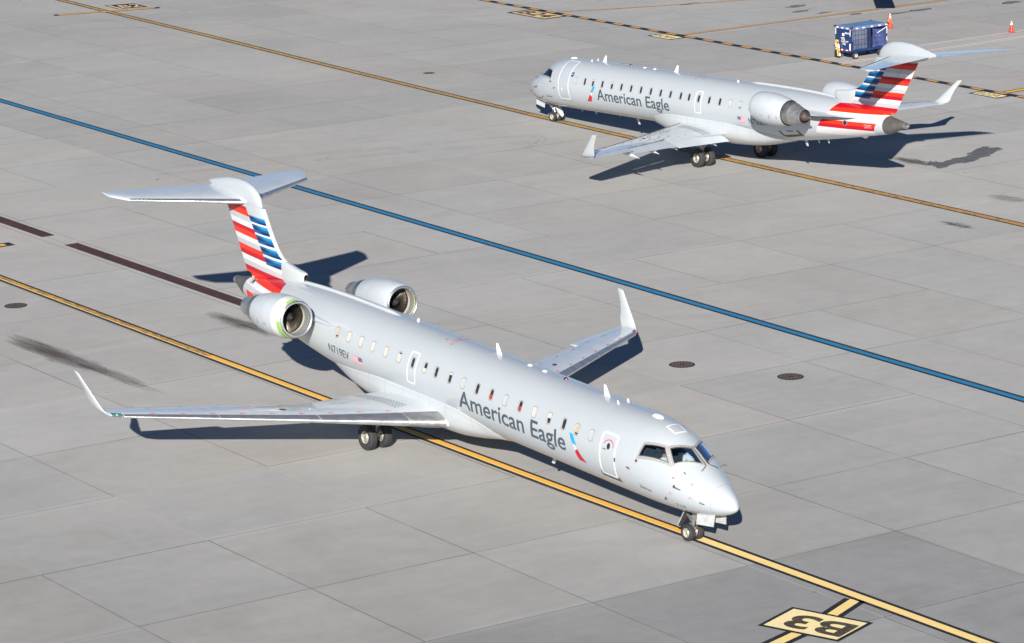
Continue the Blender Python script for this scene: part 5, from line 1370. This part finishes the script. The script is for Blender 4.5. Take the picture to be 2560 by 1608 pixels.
    # ---- doors and hatches (white outlines painted on the skin, scuff plate, handle)
    ds = P('service_door', CK('sdoor', lambda: strip_on_skin([(s, 180 - t) for s, t in rrect(4.62, 5.36, -30, 30.6)], 0.032).mesh('service_door', M_white2, angle=60)))
    P('scuff_plate', CK('smat', lambda: patch_on_skin([([(4.52, 180 + 26.5), (4.60, 180 + 31.5), (4.60, 180 + 36.5), (4.44, 180 + 36.5)], 0), ([(4.60, 180 + 31.6), (5.40, 180 + 31.6), (5.46, 180 + 36.5), (4.60, 180 + 36.5)], 0), ([(5.40, 180 + 26.5), (5.46, 180 + 26.5), (5.46, 180 + 36.5), (5.40, 180 + 31.6)], 0)], 0.003, n=4).mesh('scuff_plate', M_mat_, angle=60)), ds)
    def dhandle():
        mb = patch_on_skin([([(5.06, 170.5), (5.24, 171.2), (5.24, 173.2), (5.06, 172.5)], 0), ([(4.58, 178), (4.64, 178), (4.64, 184), (4.58, 184)], 1)], 0.007, n=2); return mb.mesh('handle', [M_outline, M_dkgrey], smooth=False)
    P('handle', CK('dh', dhandle), ds)
    def dwin():
        mb = MB(); c = [(4.97 + 0.08 * cos(2 * pi * k / 14) , 166.6 + 4.6 * sin(2 * pi * k / 14)) for k in range(14)]; mb.poly([fpt(s, D(t), 0.006) for s, t in c])
        mb.cur = 1
        arc = [(4.97 + 0.25 * cos(D(a)), 166.8 - 9.5 * sin(D(a))) for a in range(15, 181, 11)]
        rows = [[fpt(s, D(t), 0.006), fpt(4.97 + (s - 4.97) * 0.86, D(166.8 + (t - 166.8) * 0.86), 0.006)] for s, t in arc]; mb.grid(rows); return mb.mesh('door_window', [M_glass, M_redtxt], smooth=False)
    P('door_window', CK('dw', dwin), ds)
    dp = P('passenger_door', CK('pdoor', lambda: strip_on_skin(rrect(4.34, 5.28, -29.0, 70.6, 0.07), 0.032).mesh('passenger_door', M_white2, angle=60)))
    P('sill', CK('psill', lambda: strip_on_skin([(4.36, -29.8), (4.36, -33.5), (5.35, -33.5), (5.35, -29.8)], 0.014, 0.005, False).mesh('sill', M_panel, angle=60)), dp)
    P('handle', CK('ph', lambda: patch_on_skin([([(4.62, -9.0), (4.74, -9.0), (4.74, -2.0), (4.62, -2.0)], 0), ([(4.98, -21.5), (5.0, -21.5), (5.08, -10.0), (5.06, -10.0)], 1), ([(4.55, -21.0), (5.06, -23.0), (5.06, -23.5), (4.55, -21.5)], 1)], 0.005, n=3).mesh('handle', [M_logog, M_pinktxt], smooth=False)), dp)
    for side in (1, -1):
        P('emergency_exit', CK(('ex', side), lambda: strip_on_skin([(s, mir(side, t)) for s, t in rrect(16.04, 16.52, -12.0, 34.8, 0.08)], 0.024).mesh('emergency_exit', M_white2, angle=60)))
    hq = [(3.36, 101), (3.37, 79.0), (2.92, 79.0), (2.93, 101.0)]
    P('escape_hatch', CK('hatch', lambda: strip_on_skin([(hq[i][0] + (hq[(i + 1) % 4][0] - hq[i][0]) * j / 6, hq[i][1] + (hq[(i + 1) % 4][1] - hq[i][1]) * j / 6) for i in range(4) for j in range(6)], 0.026).mesh('escape_hatch', M_white2, angle=60)))
    # ---- small marks
    def smalls():
        mb = MB()
        for side in (1, -1):
            for s, t, ds_, dt_ in ((2.06, 19.6, -1, -1), (1.36, 29.0, 1, -1), (2.14, -15.0, -1, 1), (1.34, -8.6, 1, 1)): ell(mb, s, mir(side, t), 0.004, 0.085, 0.026, ds_, dt_ * side)
        ell(mb, 15.62, 106.2, 0.004, 0.13, 0.03, -1, -1); ell(mb, 15.05, 112, 0.004, 0.13, 0.03, 1, -1); ell(mb, 15.62, 73.8, 0.004, 0.13, 0.03, -1, 1); ell(mb, 15.05, 68, 0.004, 0.13, 0.03, 1, 1)
        mb.cur = 1
        for side in (1, -1):
            for s, t, l in ((3.58, 8.2, .13), (3.96, -6.5, .13), (1.90, .2, .15)):
                for r in range(3): mb.poly([fpt(s + a, D(mir(side, t - 1.0 * r + b)), 0.004) for a, b in ((0, 0), (l, 0), (l, -.55), (0, -.55))])
        mb.cur = 2
        for side in (1, -1):
            mb.cur = 2
            for s, t in ((1.28, -9.5), (1.05, -13.5), (1.02, -24)): mb.poly([fpt(s + a, D(mir(side, t + b)), 0.004) for a, b in ((0, -2.2), (.016, -2.2), (.016, 2.2), (0, 2.2))])
            for s, t in ((1.52, -26), (1.42, -27.5), (1.52, -34), (1.40, -35.5)): mb.poly([fpt(s + a, D(mir(side, t + b)), 0.004) for a, b in ((0, -1.2), (.014, -1.2), (.014, 1.2), (0, 1.2))])
            mb.cur = 3
        # skin joints
            for s0, t0, t1 in ((5.66, -85, 85), (11.0, -60, 85), (14.3, -20, 85), (19.0, -30, 85), (22.0, -50, 80), (3.85, -70, 36)):
                n = 24
                for k in range(n):
                    a, b = t0 + (t1 - t0) * k / n, t0 + (t1 - t0) * (k + 1) / n; mb.poly([fpt(s0, D(mir(side, a)), .002), fpt(s0 + .005, D(mir(side, a)), .002), fpt(s0 + .005, D(mir(side, b)), .002), fpt(s0, D(mir(side, b)), .002)])
        mb.cur = 2
        n = 40   # radome joint
        for k in range(n):
            f_ = lambda a, d: fpt(0.70 + 0.10 * (0.5 - 0.5 * sin(D(a))) * 0 + d, D(a), 0.002)
            a, b = 360 * k / n, 360 * (k + 1) / n; mb.poly([f_(a, 0), f_(a, .009), f_(b, .009), f_(b, 0)])
        for t in (52, 88, 128):
            mb.poly([fpt(.62, D(t), .003), fpt(.62, D(t + 1.2), .003), fpt(.24, D(t + 1.8), .003), fpt(.24, D(t), .003)])
        return mb.mesh('skin_markings', [M_redtxt, M_pinktxt, M_outline, M_seam], smooth=False, flip=False)
    P('skin_markings', CK('smk', smalls), fus)
    def cuts():
        f1 = lambda x, y: fpt(15.10 + y, D(x), 0.004)
        a = lay_text('CUT HERE', f1, 104, 88, 0.12, 0.20, 0.0, 2); b = lay_text('IN EMERGENCY', f1, 104, 76, -0.05, 0.04, 0.0, 2)
        bm = bmesh.new(); bm.from_mesh(a); bm.from_mesh(b); me = bpy.data.meshes.new('rescue_lettering'); bm.to_mesh(me); bm.free(); return mat_on(me, M_redtxt)
    P('rescue_lettering', CK('cut', cuts), fus)
    def danger():
        bm = bmesh.new()
        for k, tx in enumerate(('DANGER', 'HOT', 'EXHAUST')):
            me = lay_text(tx, lambda x, y: fpt(x, D(y), 0.005), 28.08 + 0.09 * (k == 1), 28.52 - 0.09 * (k == 1), -3.6 - 6 * k, -0.4 - 6 * k, 0.0, 2); bm.from_mesh(me); bpy.data.meshes.remove(me)
        me = bpy.data.meshes.new('warning_lettering'); bm.to_mesh(me); bm.free(); return mat_on(me, M_white2)
    P('warning_lettering', CK('dang', danger), fus)
    def apu():
        mb = patch_on_skin([([(28.30, 116), (28.72, 116), (28.72, 142), (28.30, 142)], 0), ([(28.34, 119), (28.52, 119), (28.52, 139), (28.34, 139)], 1)], 0.006, n=4)
        mb.cur = 2; mb.poly([fpt(26.95 + .14 * cos(2 * pi * k / 18), D(1.0 + 9.5 * sin(2 * pi * k / 18)), 0.008) for k in range(18)])
        mb.cur = 1; mb.poly([fpt(26.94 + .10 * cos(2 * pi * k / 18), D(0.2 + 7.0 * sin(2 * pi * k / 18)), 0.011) for k in range(18)])
        return mb.mesh('tail_vents', [M_reveal, M_dark, M_outline], smooth=False, flip=False)
    P('tail_vents', CK('apu', apu), fus)
    if variant == 'far':
        mb = MB(); mb.poly([fpt(5.50 + .135 * cos(2 * pi * k / 24), D(31.3 + 5.75 * sin(2 * pi * k / 24)), 0.004) for k in range(24)]); mb.cur = 1
        mb.poly([fpt(5.50 + a, D(31.3 + b), 0.006) for a, b in ((-.12, -1.6), (-.10, -.4), (.12, 1.6), (.10, .4))]); mb.build('round_badge', [M_flagb, M_white2], fus, smooth=False, flip=False)
        # bagagge door scuff plate under the engine
    def bagg():
        mb = patch_on_skin([([(22.30, -31), (22.42, -31), (22.56, -45), (22.44, -49)], 0), ([(22.44, -45), (23.75, -41), (23.98, -48), (22.60, -52)], 0), ([(23.60, -28), (23.72, -28), (23.9, -45), (23.68, -41)], 0), ([(22.9, -29), (23.35, -29), (23.35, -33), (22.9, -33)], 1)], 0.005, n=6); return mb.mesh('baggage_door', [M_mat_, M_outline], angle=60)
    P('baggage_door', CK('bagg', bagg))
    # ---- antennas, lamps, probes
    for s in (6.62, 12.72): P('blade_antenna', CK(('bl', s), lambda: blade(s, 0.0, 1.33, 0.36, 0.34, 0.13, 0.26).mesh('blade_antenna', M_white2)))
    for s, a in ((5.86, 81.4), (5.86, 98.8)): P('blade_antenna', CK(('bs', a), lambda: blade(s, 1.345 * cos(D(a)), 1.32, 0.11, 0.14, 0.06, 0.08).mesh('blade_antenna', M_white2)))
    for s, th, l, w, h in ((10.31, 88.7, .22, .18, .05), (11.18, 88, .22, .18, .05), (4.10, 90, .55, .32, .075), (18.12, 82.5, .12, .12, .10)): P('antenna_dome', CK(('bp', s), lambda: bump(s, D(th), l, w, h, M_white2, 'antenna_dome')))
    P('beacon_light', CK('bcn', lambda: bump(9.12, D(89), .18, .14, .09, flat('dark red lens', (0.11, 0.008, 0.02), 0.2, coat=.4), 'beacon_light')))
    for s, h, c in ((9.35, .34, .26), (7.9, .09, .10), (5.75, .16, .20), (4.55, .14, .13), (22.9, .26, .24), (23.9, .12, .12), (24.6, .16, .14)):
        P('belly_antenna', CK(('ba', s), lambda: blade(s, 0.0, sect(s)[1] + 0.02, h + .02, c, c * .6, h * .7, True).mesh('belly_antenna', M_gearw)))
    for side in (1, -1):
        def probe():
            mb = MB(); f = lambda s, t, o: fpt(s, D(mir(side, t)), o)
            mb.tube([f(1.95, 4.5, 0), f(1.93, 4.5, .06), f(1.86, 4.5, .075), f(1.66, 4.5, .075)], [.035, .03, .018, .01], 8)
            mb.tube([f(3.60, 11.6, 0), f(3.58, 11.6, .05), f(3.52, 11.6, .06)], [.04, .03, .02], 8)
            mb.tube([f(4.02, -3.2, 0.01), f(3.86, -3.4, .03)], .02, 6); mb.tube([f(2.38, -29.5, 0), f(2.38, -29.5, .05)], [.05, .03], 10); mb.tube([f(1.03, -9.5, .0), f(.98, -9.5, .05), f(0.86, -9.5, .055)], .012, 6)
            mb.tube([f(1.75, 40, 0.0), f(1.74, 39, .14), f(1.66, 38, .16)], .012, 6)
            return mb.mesh('air_probe', M_dkgrey)
        P('air_probe', CK(('prb', side), probe))
    # ---- nose gear
    ng = P('nose_gear', CK('ngs', lambda: (lambda mb: (mb.tube([J(2.02, 0, -1.15), J(2.15, 0, -1.75)], .075, 14), mb.tube([J(2.15, 0, -1.72), J(2.17, 0, -2.0)], .048, 12), mb.tube([J(2.17, -.2, -1.985), J(2.17, .2, -1.985)], .035, 10),
        mb.tube([J(2.75, 0, -1.25), J(2.16, 0, -1.68)], .04, 8), mb.tube([J(2.05, .07, -1.65), J(2.02, .07, -1.85), J(2.13, .03, -1.97)], .02, 6), mb.tube([J(2.1, -.13, -1.45), J(2.1, .13, -1.45)], .05, 8), mb.tube([J(1.98, -.12, -1.36), J(2.1, -.09, -1.62)], .022, 6), mb.tube([J(1.98, .12, -1.36), J(2.1, .09, -1.62)], .022, 6), mb.mesh('nose_gear', M_gearg))[-1])(MB())))
    def bay():
        mb = MB(); mb.poly([fpt(s, D(t), 0.006) for s, t in ((0.72, 258), (2.5, 262), (2.5, 278), (0.72, 282))]); return mb.mesh('wheel_bay', M_dark, smooth=False)
    P('wheel_bay', CK('bay', bay), ng)
    for side in (1, -1):
        def door(side=side):
            mb = MB(); y = 0.26 * side; o = 0.03 * side
            plate(mb, [J(0.80, y * .85, -1.03), J(1.64, y, -1.19), J(1.62, y + o, -1.54), J(0.82, y * .85 + o, -1.42)], (0, 1, .1)); return mb.mesh('gear_door', M_gearw, smooth=False)
        P('gear_door', CK(('gd', side), door), ng)
    P('gear_door', CK('gdaft', lambda: (lambda mb: (plate(mb, [J(2.36, -.2, -1.28), J(2.36, .2, -1.28), J(2.72, .2, -1.78), J(2.72, -.05, -1.98), J(2.70, -.2, -1.90)], (.8, 0, .6), .02), setattr(mb, 'cur', 1), plate(mb, [J(2.34, -.18, -1.29), J(2.34, .18, -1.29), J(2.695, .18, -1.79), J(2.695, -.05, -1.96), J(2.675, -.18, -1.89)], (.8, 0, .6), .012), mb.mesh('gear_door', [M_gearw, M_dkgrey], smooth=False))[-1])(MB())), ng)
    for y in (-.17, .17):
        t = P('tyre', CK('nt', lambda: tyre_mesh(.27, .20, .155)), ng); t.location = J(2.17, y, -1.987); r = P('rim', CK('nr', lambda: rim_mesh(.27, .20, .155, 5)), ng); r.location = t.location
    if True:
        lt = P('taxi_lamp', CK('tl', lambda: (lambda mb: ([mb.lathe([(0, 0), (0, .07), (.06, .05), (.08, 0)], lambda a, p, q, y=y: J(1.98 + a, y + p, -1.42 + q), 14) for y in (-.12, .12)], mb.mesh('taxi_lamp', M_alu))[-1])(MB())), ng)
    # ---- main gear
    for side in (1, -1):
        y0 = 2.02 * side
        def leg(side=side, y0=y0):
            mb = MB(); mb.tube([J(17.25, y0 * .98, -1.1), J(17.40, y0, -1.95)], .10, 14); mb.tube([J(17.40, y0, -1.95), J(17.455, y0, -2.325)], .07, 12); mb.tube([J(17.455, y0 - .42, -2.325), J(17.455, y0 + .42, -2.325)], .06, 12)
            mb.tube([J(17.35, y0 * .55, -1.3), J(17.4, y0 * .97, -1.85)], .05, 8); mb.tube([J(17.25, y0, -1.85), J(17.14, y0, -2.08), J(17.38, y0, -2.32)], .035, 8); mb.tube([J(17.5, y0 - .05, -1.3), J(17.55, y0 + .02, -2.2)], .02, 6)
            return mb.mesh('main_gear', M_gearg)
        mg = P('main_gear', CK(('mg', side), leg))
        if variant == 'near': mg.location = (0, 0, 0.058 * side)
        for y in (y0 - .31, y0 + .31):
            t = P('tyre', CK('mt', lambda: tyre_mesh(.457, .30, .225)), mg); t.location = J(17.455, y, -2.323); r = P('rim', CK('mr', lambda: rim_mesh(.457, .30, .225, 14)), mg); r.location = t.location
        def mdoor(side=side, y0=y0):
            mb = MB(); plate(mb, [J(17.0, y0 + side * .22, -1.22), J(17.7, y0 + side * .22, -1.22), J(17.6, y0 + side * .16, -1.8), J(17.15, y0 + side * .16, -1.8)], (0, 1, 0), .02); return mb.mesh('gear_door', M_gearw, smooth=False)
        P('gear_door', CK(('md', side), mdoor), mg)
    return root

openw = [''] * 0 + ['-'] * 20
SA = ['t', 'v', '-', 'h', 'w', 'r', 't', 'r', '-', 't', 'q', '-', 'b', '-', 'k', 'w', 'w', 'w', 'w', 'v']
SB = ['t', '-', 'q', '-', 'q'] + ['-'] * 11 + ['w', 'g', '-', 'w']
def fix(l): return [x if x else '-' for x in l]
jet_near = make_jet('nearer silver grey jet, nose to lower right, one engine ring peeling green', JA, 'N719EV', '719', {-1: fix(SA), 1: fix(SB)}, 'near')
jet_far = make_jet('farther silver grey jet seen from behind its port wing, striped tail at right', JB, 'N750EV', '750', {1: fix(SB), -1: fix(SA)}, 'far')

# ---- the two pilots of the near jet
pm = person_mesh(M_skin, M_shirt, M_trou)
for y, lab, yaw in ((-0.52, 'pilot in white shirt at the near side window of the nearer jet', 0.1), (0.52, 'pilot in white shirt beyond the windscreen post of the nearer jet', -0.35)):
    p = obj('person', pm if y < 0 else pm.copy())
    p.matrix_world = JA @ Matrix.Translation(J(3.02, y, -0.26)) @ Matrix.Rotation(yaw, 4, 'Z')
    tag(p, lab, 'person', 'pilots in the near cockpit')
    mb = MB(); mb.lathe([(.115, 0.0), (.10, .045), (.06, .085), (0, .103), (-.05, .10)], lambda a, u, w: Vector((-.035 + u * 1.12, w * .92, .765 + a)), 18)
    mb.build('hair', M_hair, p)
    mb = MB()
    for s in (-1, 1): mb.box((-.09, s * .15 - .05, .512), (-.01, s * .15 + .05, .535))
    mb.build('epaulettes', M_trou, p, smooth=False)
bpy.context.view_layer.update()
